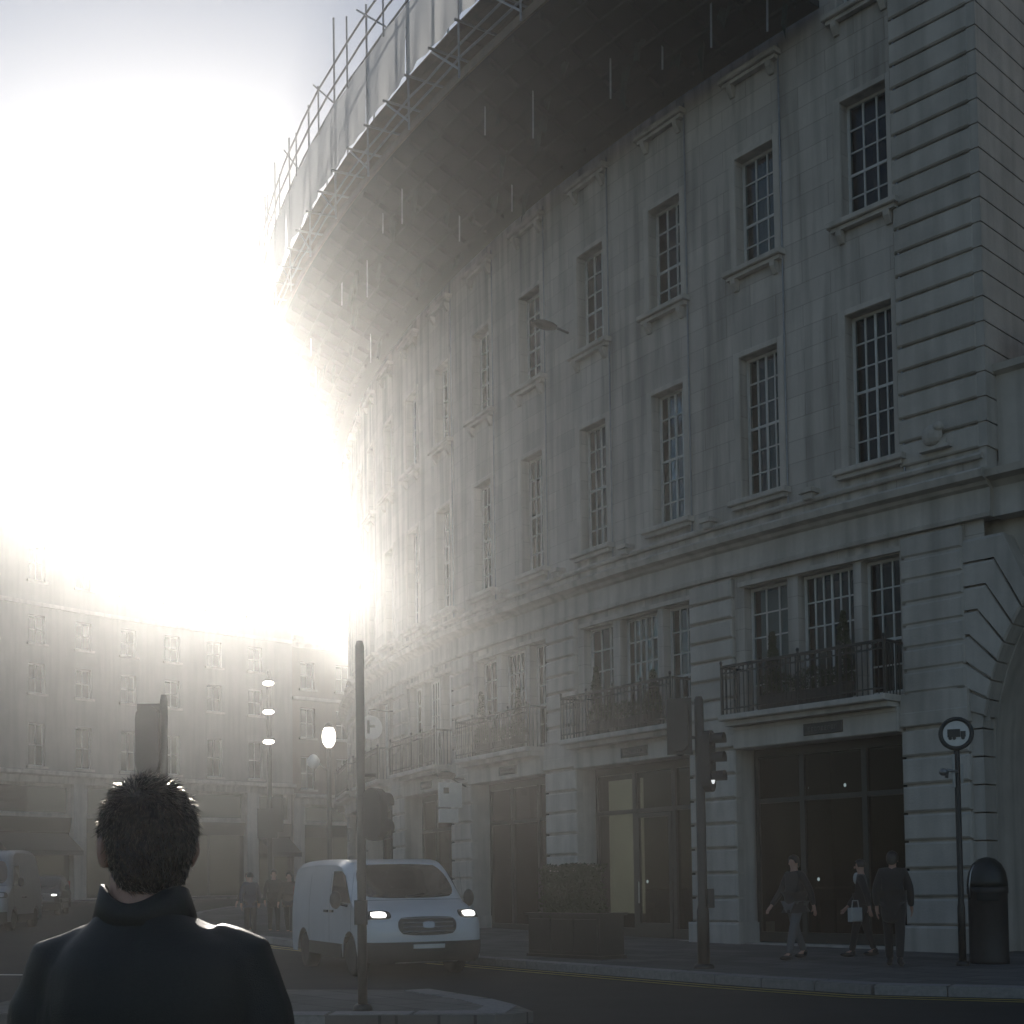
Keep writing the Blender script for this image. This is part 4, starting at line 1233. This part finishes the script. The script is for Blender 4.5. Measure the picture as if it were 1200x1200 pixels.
# clipped hedge in a dark planter
def leaf_cloud(n, fn, size, seed):
    rr = random.Random(seed); mb = MB()
    for _ in range(n):
        p = Vector(fn(rr)); a = Vector((rr.gauss(0, 1), rr.gauss(0, 1), rr.gauss(0, 1))).normalized(); b = a.orthogonal().normalized()
        b = (Matrix.Rotation(rr.uniform(0, 6.28), 3, a) @ b); c = a.cross(b); l = size*rr.uniform(.6, 1.3)
        mb.add([p-b*l, p+c*l*.45+a*l*.15, p+b*l, p-c*l*.45+a*l*.15], [(0, 1, 2, 3)])
    return mb
a_ = -(FA0+9.0/FR)
x, y = 1.12, 24.4; gz = G(x, y)+.12
t = empty('planter', 'dark box planter with a clipped hedge standing before the shop pier', 'planter', (x, y, gz), a_+.12)
pb = MB().box(-.98, .98, -.33, .33, 0, .06).box(-.95, .95, -.30, .30, .06, .76)
put('box', pb.mesh('box', 'dark_paint'), t)
for k in range(3): put('panel', MB().box(-.9+k*.61, -.32+k*.61, -.322, -.303, .12, .70, .006).mesh('panel', 'dark_paint'), t)
put('rim', MB().box(-1.0, 1.0, -.35, -.27, .76, .81).box(-1.0, 1.0, .27, .35, .76, .81).box(-1.0, -.92, -.27, .27, .76, .81).box(.92, 1.0, -.27, .27, .76, .81).mesh('rim', 'dark_paint'), t)
def hedge(rr):
    while True:
        x_, y_, z_ = rr.uniform(-.74, .6), rr.uniform(-.33, .33), rr.uniform(.72, 1.72)
        q = max(abs(x_+.07)/.67, abs(y_)/.33, abs(z_-1.2)/.52)
        lump = .93+.12*noise.noise(Vector((x_*3, y_*3, z_*3)))
        if .72 < q < lump or (q < .72 and rr.random() < .12): return (x_, y_, z_)
hd = put('hedge', leaf_cloud(5200, hedge, .035, 3).mesh('hedge', 'leaf', fix=False), t); hd['kind'] = 'stuff'
put('hedge_core', MB().box(-.56, .42, -.2, .2, .72, 1.56).mesh('hedge_core', 'leaf'), t)
put('soil', MB().box(-.92, .92, -.27, .27, .70, .74).mesh('soil', 'cloth_brown'), t)
# slim clipped shrubs on the balconies
def balcony_shrub(s, hgt, where, idx):
    p = fpt(s, .3, 4.9)
    t = empty('potted_shrub', where, 'plant', p, -fr(s)[2], 'clipped shrubs in pots along the balconies')
    put('pot', MB().lathe([(.12, 0), (.15, .05), (.17, .3), (.19, .32), (.19, .36), (.15, .36)], 14).mesh('pot', 'black_plastic', True), t)
    put('stem', MB().tube([(0, 0, .3), (.01, 0, hgt*.5), (0, .01, hgt*.93)], .02, 6, .006).mesh('stem', 'cloth_brown'), t)
    def cone(rr):
        while True:
            u = rr.random(); r = (.23*(1-u)**.8+.04)*(.8+.35*noise.noise(Vector((u*6, idx*3.1, 0)))); a = rr.uniform(0, 6.28); q = r*math.sqrt(rr.uniform(.25, 1))
            return (q*math.cos(a), q*math.sin(a), .4+(hgt-.4)*u)
    f = put('foliage', leaf_cloud(1500, cone, .034, idx).mesh('foliage', 'leaf', fix=False), t); f['kind'] = 'stuff'
names = ['rightmost', 'second from the right', 'third from the right', 'fourth from the right', 'fifth from the right', 'sixth from the right']
for i, (s, hg) in enumerate([(1.05, 1.75), (2.75, 1.6), (6.2, 1.3), (8.2, 1.65), (11.6, 1.6), (13.6, 1.75)]):
    balcony_shrub(s, hg, 'narrow dark shrub on the stone building balconies, %s of the six' % names[i], i+1)

# troughs of low hedge behind the railings
for i, (k, lab) in enumerate(((0, 'nearest the archway'), (1, 'over the doorway with the warm panel'), (2, 'above the third shop from the arch'))):
    sc = k*BAY+1.92
    t = empty('window_box', 'trough of dark low hedge on the balcony %s' % lab, 'planter', fpt(sc, .42, 4.9), -fr(sc)[2], 'hedge troughs on the balconies')
    put('trough', MB().box(-1.0, 1.0, -.11, .11, 0, .3, .01).mesh('trough', 'black_plastic'), t)
    def low(rr):
        x_ = rr.uniform(-.98, .98); h_ = .26+.3*(.5+.5*noise.noise(Vector((x_*2.3, k*4.1, 0))))
        return (x_, rr.uniform(-.14, .14), .28+h_*rr.random()**.7)
    f = put('foliage', leaf_cloud(1500, low, .032, 40+i).mesh('foliage', 'leaf', fix=False), t); f['kind'] = 'stuff'
# projecting signs on the right facade
t = empty('blade_sign', 'white double panel sign on a dark bracket beside the third stone pier', 'sign', fpt(14.9, 0, 0), -fr(14.9)[2])
put('bracket', MB().tube([(0, -.15, 4.42), (0, -1.0, 4.42)], .03, 6).tube([(0, -.15, 4.2), (0, -.6, 4.42)], .025, 6).ell((0, -.75, 4.5), (.12, .3, .12), 10, 6).mesh('bracket', 'iron'), t)
put('upper_panel', MB().box(-.05, .05, -.98, -.3, 3.62, 4.3).mesh('upper_panel', 'sign_white'), t)
put('lower_panel', MB().box(-.05, .05, -.98, -.42, 3.2, 3.58).mesh('lower_panel', 'sign_white'), t)
put('dark_mark', MB().box(-.056, .056, -.86, -.7, 4.0, 4.16).mesh('dark_mark', 'sign_dark'), t)
t = empty('clock_sign', 'pale round clock-like sign hung from the far end of the curved building', 'sign', fpt(21.3, 0, 0), -fr(21.3)[2])
put('disc', MB().lathe([(.001, -.07), (.37, -.07), (.39, 0), (.37, .07), (.001, .07)], 30, (0, -.85, 6.55), 'x').mesh('disc', 'sign_white'), t)
put('mark', MB().box(-.085, .085, -.98, -.9, 6.35, 6.78).box(-.085, .085, -.9, -.72, 6.55, 6.62).mesh('mark', 'sign_dark'), t)
put('bracket', MB().tube([(0, .1, 7.1), (0, -.9, 7.1), (0, -.9, 6.98)], .03, 6).mesh('bracket', 'iron'), t)

# lamp posts down the street
x, y = -9.05, 50.0; gz = G(x, y)
t = pole_thing('lamp_post', 'tall street column with three small lit lamps stacked at its top', 'street lamp', x, y, gz, 9.3, .09)
for k, z in enumerate((6.6, 7.72, 8.8)):
    put('lamp', MB().ell((0, -.13, z), (.22, .13, .10), 14, 8).mesh('lamp', 'lamp_glow', True), t)
    put('lamp_hood', MB().lathe([(.25, z+.08), (.2, z+.14), (.05, z+.18)], 14).mesh('lamp_hood', 'iron', True), t)
put('banner_box', MB().box(-.45, .3, -.1, .1, 3.0, 4.1).mesh('banner_box', 'sign_dark'), t)
put('banner_box', MB().box(.14, .5, -.1, .1, 3.2, 4.6).mesh('banner_box', 'sign_dark'), t)
x, y = -5.25, 38.5; gz = G(x, y)
t = pole_thing('lamp_post', 'lamp post with a big bright oval lantern above the roof of the white van', 'street lamp', x, y, gz, 5.3, .07)
put('lantern', MB().ell((0, 0, 5.62), (.2, .2, .33), 18, 12).mesh('lantern', 'lamp_glow', True), t)
put('lantern_cap', MB().lathe([(.14, 5.88), (.1, 5.98), (.02, 6.04)], 14).mesh('lantern_cap', 'iron', True), t)
put('side_arm', MB().tube([(0, 0, 4.6), (-.3, 0, 4.85), (-.45, 0, 4.95)], .03, 6).mesh('side_arm', 'iron'), t)
put('side_lantern', MB().lathe([(.08, 4.7), (.17, 4.8), (.19, 4.95), (.1, 5.08), (.03, 5.12)], 14, (-.45, 0, 0)).mesh('side_lantern', 'sign_white', True), t)

# ------------------------------------------------------------------ people
def skin_obj(name, verts, edges, m, parent, sub=2, root=0):
    """verts: (x, y, z, radius or (rx, ry)); grown with a Skin modifier"""
    me = bpy.data.meshes.new(name)
    me.from_pydata([v[:3] for v in verts], edges, [])
    o = put(name, me, parent)
    sk = o.modifiers.new('skin', 'SKIN')
    for i, v in enumerate(verts):
        r = v[3] if isinstance(v[3], tuple) else (v[3], v[3])
        me.skin_vertices[0].data[i].radius = r
        me.skin_vertices[0].data[i].use_root = (i == root)
    ss_ = o.modifiers.new('subsurf', 'SUBSURF'); ss_.levels = sub; ss_.render_levels = sub
    PENDING.append((o, m))
    return o
PENDING = []
def bake_pending():
    """one dependency-graph update for every waiting figure mesh"""
    bpy.context.view_layer.update()
    dg = bpy.context.evaluated_depsgraph_get()
    new = [(o, m, bpy.data.meshes.new_from_object(o.evaluated_get(dg))) for o, m in PENDING]
    for o, m, me in new:
        o.modifiers.clear(); o.data = me
        if m:
            me.materials.clear(); me.materials.append(M[m])
        me.polygons.foreach_set('use_smooth', [True]*len(me.polygons))
    PENDING.clear()
def figure(stride, swing, turn=0.0, arm=None):
    """skeleton of a standing or walking figure 1.75 m tall, facing +y; returns verts, edges, index names"""
    V = []; E = []; N = {}
    def a(n, p, r, par=None):
        N[n] = len(V); V.append((*p, r))
        if par: E.append((N[par], N[n]))
    a('pelvis', (0, 0, .96), (.15, .11)); a('waist', (0, .0, 1.10), (.13, .095), 'pelvis'); a('chest', (0, .0, 1.30), (.155, .11), 'waist')
    a('neckb', (0, -.005, 1.45), (.075, .07), 'chest'); a('neck', (0, .005, 1.52), .052, 'neckb')
    a('head', (0, .02, 1.62), (.075, .09), 'neck'); a('crown', (0, .012, 1.70), (.062, .075), 'head')
    for s, n in ((-1, 'l'), (1, 'r')):
        w = s*swing
        a(n+'sh', (s*.17, -.005, 1.41), .058, 'chest')
        el = (s*.235, -.02+.18*w, 1.14); wr = (s*.235, .06+.42*w, .90)
        if arm and n in arm: el, wr = arm[n]
        a(n+'el', el, .043, n+'sh'); a(n+'wr', wr, .028, n+'el')
        d = (Vector(wr)-Vector(el)).normalized(); side = Vector((0, 1, 0))
        pm = Vector(wr)+d*.07
        a(n+'palm', tuple(pm), (.022, .036), n+'wr')
        for q, (off, ln) in enumerate(((-.026, .075), (-.009, .085), (.009, .08), (.025, .062))):
            f0 = pm+side*off+d*.04; f1 = f0+d*ln*.5+Vector((-s*.008, 0, 0)); f2 = f1+d*ln*.42+Vector((-s*.018, 0, 0))
            a(n+'f%d0' % q, tuple(f0), .0085, n+'palm'); a(n+'f%d1' % q, tuple(f1), .008, n+'f%d0' % q); a(n+'f%d2' % q, tuple(f2), .0065, n+'f%d1' % q)
        t0 = pm+Vector((-s*.01, .035, -.0)); t1 = t0+d*.045+Vector((-s*.012, .02, 0))
        a(n+'t0', tuple(t0), .010, n+'palm'); a(n+'t1', tuple(t1), .008, n+'t0')
        l = -s*stride
        a(n+'hip', (s*.088, 0, .90), .088, 'pelvis')
        a(n+'knee', (s*.10, .22*l+.05*abs(stride), .50), .058, n+'hip')
        back = max(0.0, -l)
        a(n+'ank', (s*.10, .46*l-.02*back, .095+.07*back), .040, n+'knee')
        a(n+'toe', (s*.115, .46*l+.15-.03*back, .035+.02*back), (.034, .026), n+'ank')
    return V, E, N
def sub_skel(V, E, N, names, grow, cut=None):
    ids = [N[n] for n in names]; mp = {i: k for k, i in enumerate(ids)}
    vs = []
    for n, i in zip(names, ids):
        v = V[i]; r = v[3] if isinstance(v[3], tuple) else (v[3], v[3]); g = grow.get(n, grow['*'])
        vs.append((v[0], v[1], v[2], (r[0]+g, r[1]+g)))
    return vs, [(mp[a], mp[b]) for a, b in E if a in mp and b in mp]
def head_hair(parent, m, seed, long=0.0):
    mb = MB(); nu, nv = 20, 12; rr = random.Random(seed)
    for j in range(nv+1):
        a = math.pi*.62*j/nv
        for i in range(nu):
            t = 2*math.pi*i/nu
            k = 1.0+.05*noise.noise(Vector((math.cos(t)*3, math.sin(t)*3, a*3+seed)))
            x, y, z = .092*math.sin(a)*math.cos(t)*k, .108*math.sin(a)*math.sin(t)*k, .105*math.cos(a)*k
            if y > .045 and z < .05: y = .045+(y-.045)*.25; z = max(z, .02)
            mb.v.append((x, .012+y, 1.645+z-(long*max(0, -y)*3 if z < 0 else 0)))
    for j in range(nv):
        for i in range(nu):
            ii = (i+1) % nu; mb.f.append((j*nu+i, j*nu+ii, (j+1)*nu+ii, (j+1)*nu+i))
    mb.f.append(tuple(nv*nu+i for i in range(nu)))
    return put('hair', mb.mesh('hair', m, True), parent)
def person(label, loc, rz, scale, coat, legs, hair, stride=.0, swing=0.0, group=None, seed=1, bag=None, coat_len=.15, arm=None, coat_fat=.018):
    e = empty('person', label, 'person', loc, rz, group)
    e.scale = (scale,)*3
    V, E, N = figure(stride, swing, arm=arm)
    b = skin_obj('body', V, E, 'skin', e, 1)
    vs, es = sub_skel(V, E, N, ['pelvis', 'waist', 'chest', 'neckb', 'lsh', 'lel', 'lwr', 'rsh', 'rel', 'rwr'], {'*': coat_fat, 'neckb': .008, 'lwr': .016, 'rwr': .016, 'pelvis': coat_fat+.025})
    if coat_len:
        vs.append((0, -.01, .96-coat_len, (.17, .14))); es.append((0, len(vs)-1))
    skin_obj('coat', vs, es, coat, e, 2)
    vs, es = sub_skel(V, E, N, ['pelvis', 'lhip', 'lknee', 'lank', 'rhip', 'rknee', 'rank'], {'*': .016, 'lank': .02, 'rank': .02, 'pelvis': .01})
    skin_obj('trousers', vs, es, legs, e, 2)
    for n in 'lr':
        a, t = V[N[n+'ank']], V[N[n+'toe']]
        ang = 0
        sh = MB().ell((t[0], (a[1]+t[1])/2-.01, t[2]+.012), (.045, .145, .042), 12, 7).ell((a[0], a[1]-.01, a[2]-.02), (.045, .06, .06), 10, 7)
        put('shoe', sh.mesh('shoe', 'cloth_black', True), e)
    head_hair(e, hair, seed, long=.25 if seed % 2 else 0)
    # face
    put('nose', MB().ell((0, .105, 1.60), (.012, .02, .022), 8, 6).mesh('nose', 'skin', True), e)
    for sg in (-1, 1): put('ear', MB().ell((sg*.075, .01, 1.605), (.012, .022, .03), 8, 6).mesh('ear', 'skin', True), e)
    return e
def gp(x, y, pav=True): return (x, y, G(x, y)+(.125 if pav else .004))
rightg = 'people on the pavement in front of the dark shop'
person('person in dark jacket and pale grey trousers before the dark shop window', gp(4.80, 22.85), R(120), 1.02, 'cloth_black', 'cloth_grey', 'hair_dark', .55, .6, rightg, 1)
p2 = person('person in black holding a pale bag at the middle of the dark shop window', gp(6.05, 23.3), R(70), .97, 'cloth_black', 'cloth_black', 'hair_dark', .4, .5, rightg, 2)
put('scarf', MB().ell((0, .08, 1.40), (.07, .06, .11), 12, 8).mesh('scarf', 'cloth_pale', True), p2)
t = empty('hand_bag', 'small pale bag carried by the person in the middle of the shop window', 'bag', tuple(Vector(gp(6.05, 23.3))+Vector((-.18, -.26, .62))), R(30))
put('bag_body', MB().box(-.13, .13, -.05, .05, 0, .24, .02).mesh('bag_body', 'cloth_pale'), t)
put('bag_handle', MB().tube([(-.08, 0, .24), (-.06, 0, .36), (.06, 0, .36), (.08, 0, .24)], .01, 5).mesh('bag_handle', 'cloth_pale'), t)
person('person in a long black coat standing nearest the corner pier', gp(5.92, 20.9), R(-25), 1.03, 'cloth_black', 'cloth_black', 'hair_dark', .35, .3, rightg, 3, coat_len=.32, coat_fat=.035)
leftg = 'people walking in the sunlit street left of the white van'
person('dark silhouetted person walking nearest the rear of the white van', gp(-6.1, 36.6, False), R(175), 1.0, 'cloth_brown', 'cloth_black', 'hair_dark', .5, .5, leftg, 4)
person('silhouetted person at the foot of the three-lamp column', gp(-6.65, 37.3, False), R(190), 1.04, 'cloth_black', 'cloth_black', 'hair_dark', .45, .5, leftg, 5, coat_len=.25)
person('silhouetted person in blue jacket left of the three-lamp column', gp(-7.05, 36.0, False), R(10), 1.0, 'cloth_blue', 'cloth_black', 'hair_dark', .55, .6, leftg, 6)
person('silhouetted person walking furthest left in the sunlit group', gp(-7.55, 38.3, False), R(160), 1.0, 'cloth_brown', 'cloth_blue', 'hair_fair', .5, .4, leftg, 7)

# the man in the foreground, seen from behind
MX, MY = -.645, 2.41
man = empty('person', 'man in dark coat with upturned collar seen from behind in the foreground', 'person', (MX, MY, 0), 0)
HEAD_YAW = R(24)
def hrot(p, c=(-.012, .0, 0)):
    x, y = p[0], p[1]; cs, sn = math.cos(HEAD_YAW), math.sin(HEAD_YAW)
    return (c[0]+x*cs-y*sn, c[1]+x*sn+y*cs, p[2])
V, E, N = figure(.12, .05)
HS = .975
V = [(v[0]*HS, v[1]*HS, v[2]*HS, v[3]) for v in V]
# skinned body, then the head volumes, fused into one surface
me = bpy.data.meshes.new('body'); keep = [n for n in N if n not in ('head', 'crown')]
vs, es = sub_skel(V, E, N, keep, {'*': 0.0})
me.from_pydata([v[:3] for v in vs], es, [])
body = put('body', me, man)
body.modifiers.new('skin', 'SKIN')
for i, v in enumerate(vs):
    me.skin_vertices[0].data[i].radius = v[3]; me.skin_vertices[0].data[i].use_root = (i == 0)
q = body.modifiers.new('subsurf', 'SUBSURF'); q.levels = q.render_levels = 2
PENDING.append((body, 'skin'))
hd = MB()
def hell(c, r, n=24, m=16):
    k = len(hd.v); hd.ell(c, r, n, m)
    hd.v[k:] = [hrot((p[0], p[1], p[2]-.01)) for p in hd.v[k:]]
hell((0, -.012, 1.612), (.074, .094, .092)); hell((0, .03, 1.553), (.059, .068, .085)); hell((0, .055, 1.505), (.04, .045, .04))
hell((0, .105, 1.565), (.014, .022, .022)); hell((0, .094, 1.59), (.011, .012, .03)); hell((0, .09, 1.528), (.024, .012, .009))
for sg in (-1, 1):
    hell((sg*.076, -.006, 1.576), (.011, .021, .031)); hell((sg*.083, -.014, 1.582), (.007, .017, .024)); hell((sg*.03, .082, 1.60), (.018, .012, .012))
hd.tube([(-.012, -.012, 1.40), (-.014, -.006, 1.47), (-.012, .0, 1.56)], [.068, .066, .060], 20)
# coat
ct = MB()
rings = [(.52, .245, .175, .0, -.02), (.72, .235, .165, 0, -.015), (.90, .215, .15, 0, -.01), (1.06, .20, .14, 0, -.012), (1.20, .195, .138, .002, -.016), (1.30, .196, .132, .003, -.02),
         (1.365, .185, .118, .004, -.022), (1.40, .158, .103, .002, -.022), (1.425, .122, .09, -.003, -.02), (1.447, .092, .08, -.010, -.016), (1.468, .076, .074, -.013, -.012)]
nr = 40
for (z, a, b, cx, cy) in rings:
    for k in range(nr):
        t_ = 2*math.pi*k/nr; p_ = 2.35
        c_, s_ = math.cos(t_), math.sin(t_)
        ct.v.append((cx+a*math.copysign(abs(c_)**(2/p_), c_), cy+b*math.copysign(abs(s_)**(2/p_), s_), z))
for i in range(len(rings)-1):
    for k in range(nr): kk = (k+1) % nr; ct.f.append((i*nr+k, i*nr+kk, (i+1)*nr+kk, (i+1)*nr+k))
ct.f.append(tuple(range(nr))[::-1]); ct.f.append(tuple((len(rings)-1)*nr+k for k in range(nr)))
for sg in (-1, 1):
    ct.tube([(sg*.10, -.018, 1.395), (sg*.155, -.015, 1.368), (sg*.186, -.015, 1.28), (sg*.207, -.02, 1.16), (sg*.222, -.01, 1.06), (sg*.232, .025, .95), (sg*.232, .055, .875)], [.05, .066, .065, .061, .056, .052, .05], 22)
coat = put('coat', ct.mesh('coat', None), man)
rmd = coat.modifiers.new('remesh', 'REMESH'); rmd.mode = 'VOXEL'; rmd.voxel_size = .008
smd = coat.modifiers.new('smooth', 'SMOOTH'); smd.factor = .5; smd.iterations = 5
PENDING.append((coat, 'coat_navy'))
vs, es = sub_skel(V, E, N, ['pelvis', 'lhip', 'lknee', 'lank', 'rhip', 'rknee', 'rank'], {'*': .018})
skin_obj('trousers', vs, es, 'cloth_black', man, 2)
bake_pending()
bm = bmesh.new(); bm.from_mesh(body.data)
hm = hd.mesh('headtmp'); bm.from_mesh(hm); bm.to_mesh(body.data); bm.free(); bpy.data.meshes.remove(hm)
rmd = body.modifiers.new('remesh', 'REMESH'); rmd.mode = 'VOXEL'; rmd.voxel_size = .0055
smd = body.modifiers.new('smooth', 'SMOOTH'); smd.factor = .5; smd.iterations = 3
PENDING.append((body, 'skin'))
bake_pending()
_nrm = [v.normal.copy() for v in coat.data.vertices]
for v, n_ in zip(coat.data.vertices, _nrm):       # soft cloth folds
    p = v.co
    f = noise.noise(Vector((p.x*9+3, p.y*9, p.z*4)))*.006+noise.noise(Vector((p.x*22, p.y*22, p.z*9)))*.0025
    if abs(p.x) > .15: f += .004*math.sin(p.z*60+p.x*30)*max(0, noise.noise(Vector((p.z*5, p.x*4, 1))))
    f += -.004*math.exp(-(p.x/.006)**2) if p.y < -.03 else 0      # centre back seam
    v.co = p+n_*f
# turned-up collar with thickness
cl = MB(); nc = 44
for (rr_, top) in ((0.0, 0), (.0, 1), (.007, 1), (.007, 0)):
    for k in range(nc+1):
        t_ = R(-62)+R(304)*k/nc         # open at the front
        ang = t_+math.pi/2+R(-90)
        lean = .016*(1-top)
        ra, rb = .071+rr_+lean, .070+rr_+lean*.9
        z = 1.436+(.056+.010*math.cos(2*ang)+.008*math.sin(3*ang+.6))*top
        cl.v.append((-.012+ra*math.cos(ang+R(180)+R(0)), -.012-rb*math.sin(ang+R(0)), z))
for i in range(4):
    ii = (i+1) % 4
    for k in range(nc): cl.f.append((i*(nc+1)+k, i*(nc+1)+k+1, ii*(nc+1)+k+1, ii*(nc+1)+k))
put('collar', cl.mesh('collar', 'coat_navy', True), man)
for n in 'lr':
    a, t_ = V[N[n+'ank']], V[N[n+'toe']]
    put('shoe', MB().ell((t_[0], (a[1]+t_[1])/2-.01, .045), (.045, .145, .045), 14, 8).ell((a[0], a[1]-.01, .07), (.045, .06, .06), 12, 8).mesh('shoe', 'cloth_black', True), man)
# hair: a lumpy cap and thousands of short strands
HC = Vector((0, -.014, 1.602)); HRd = Vector((.0795, .101, .0965))
def hsc(d): return Vector((d.x*HRd.x, d.y*HRd.y, d.z*(HRd.z if d.z > 0 else .128)))
def hair_r(d):
    return 1+.03*noise.noise(d*3.1+Vector((2, 5, 1)))+.02*noise.noise(d*8)
def hair_ok(p):
    # hairline: forehead and face left bare, nape follows the neck
    if p.y > .045 and p.z < 1.655: return False
    if p.y > .0 and p.z < 1.60: return False
    if abs(p.x) > .052 and p.y > -.032 and p.z < 1.598: return False
    return p.z > 1.490+max(0, p.y+.05)*.5
hm = MB(); nu, nv = 56, 34; okv = []
for j in range(nv+1):
    a = math.pi*j/nv
    for i in range(nu):
        t_ = 2*math.pi*i/nu
        d = Vector((math.sin(a)*math.cos(t_), math.sin(a)*math.sin(t_), math.cos(a)))
        k = hair_r(d); p = HC+hsc(d)*k
        if p.z < 1.565 and p.y < 0:      # taper into the nape
            w_ = (1.565-p.z)/.06; p.y = p.y+(-.070-p.y)*min(1, w_)*.4; p.x *= 1+.06*min(1, w_)
        okv.append(hair_ok(p)); hm.v.append(hrot(p))
for j in range(nv):
    for i in range(nu):
        ii = (i+1) % nu; f = (j*nu+i, j*nu+ii, (j+1)*nu+ii, (j+1)*nu+i)
        if sum(okv[q] for q in f) >= 3: hm.f.append(f)
hair = put('hair', hm.mesh('hair', 'hair_dark', True), man)
st = MB(); fly = MB(); rr = random.Random(5)
cnt = 0
while cnt < 22000:
    d = Vector((rr.gauss(0, 1), rr.gauss(0, 1), rr.gauss(0, 1))).normalized()
    p = HC+hsc(d)*hair_r(d)*.99
    if p.z < 1.565 and p.y < 0:
        w_ = (1.565-p.z)/.06; p.y = p.y+(-.070-p.y)*min(1, w_)*.4; p.x *= 1+.06*min(1, w_)
    if not hair_ok(p): continue
    tt = max(0, min(1, (d.z+.25*noise.noise(d*4)-.2)/.7)); flow = Vector((d.x*.3+.25*tt, -.5+.75*tt, -.8+.8*tt)); flow = (flow-d*flow.dot(d)).normalized()
    flow = (flow+Vector((rr.gauss(0, .3), rr.gauss(0, .3), rr.gauss(0, .3)))).normalized()
    ln = rr.uniform(.012, .026)*(1.0 if p.z > 1.57 else .6)
    w = (Matrix.Rotation(rr.uniform(0, 3.14), 3, flow) @ flow.cross(d).normalized())*.0006
    isfly = cnt % 5 < 2
    lift = (.22+.25*rr.random()) if isfly else .15+.25*rr.random()**2
    if isfly: ln *= .72; w *= .7
    q1 = p+flow*ln*.5+d*ln*lift*.8; q2 = p+flow*ln+d*ln*lift
    (fly if isfly else st).add([hrot(p-w), hrot(p+w), hrot(q1+w*.8), hrot(q1-w*.8), hrot(q2)], [(0, 1, 2, 3), (3, 2, 4)])
    cnt += 1
sh = put('hair_strands', st.mesh('hair_strands', 'hair_dark', fix=False), hair); sh['kind'] = 'stuff'
sh = put('flyaway_strands', fly.mesh('flyaway_strands', 'hair_strand', fix=False), hair); sh['kind'] = 'stuff'

# ------------------------------------------------------------------ haze volume added to imitate lens glare around the sun
hz = bpy.data.materials.new('glare_haze'); hz.use_nodes = True
nt = hz.node_tree; nt.nodes.clear()
o_ = nt.nodes.new('ShaderNodeOutputMaterial'); pv = nt.nodes.new('ShaderNodeVolumePrincipled')
pv.inputs['Color'].default_value = (0.96, 0.965, 0.96, 1)
pv.inputs['Density'].default_value = 0.0021
pv.inputs['Anisotropy'].default_value = 0.875
nt.links.new(pv.outputs[0], o_.inputs['Volume'])
hz.cycles.homogeneous_volume = True
hb = MB().box(-205, 205, -45, 245, -1.5, 31.0).mesh('haze', None)
hb.materials.append(hz)
tag(put('haze', hb), kind='stuff')
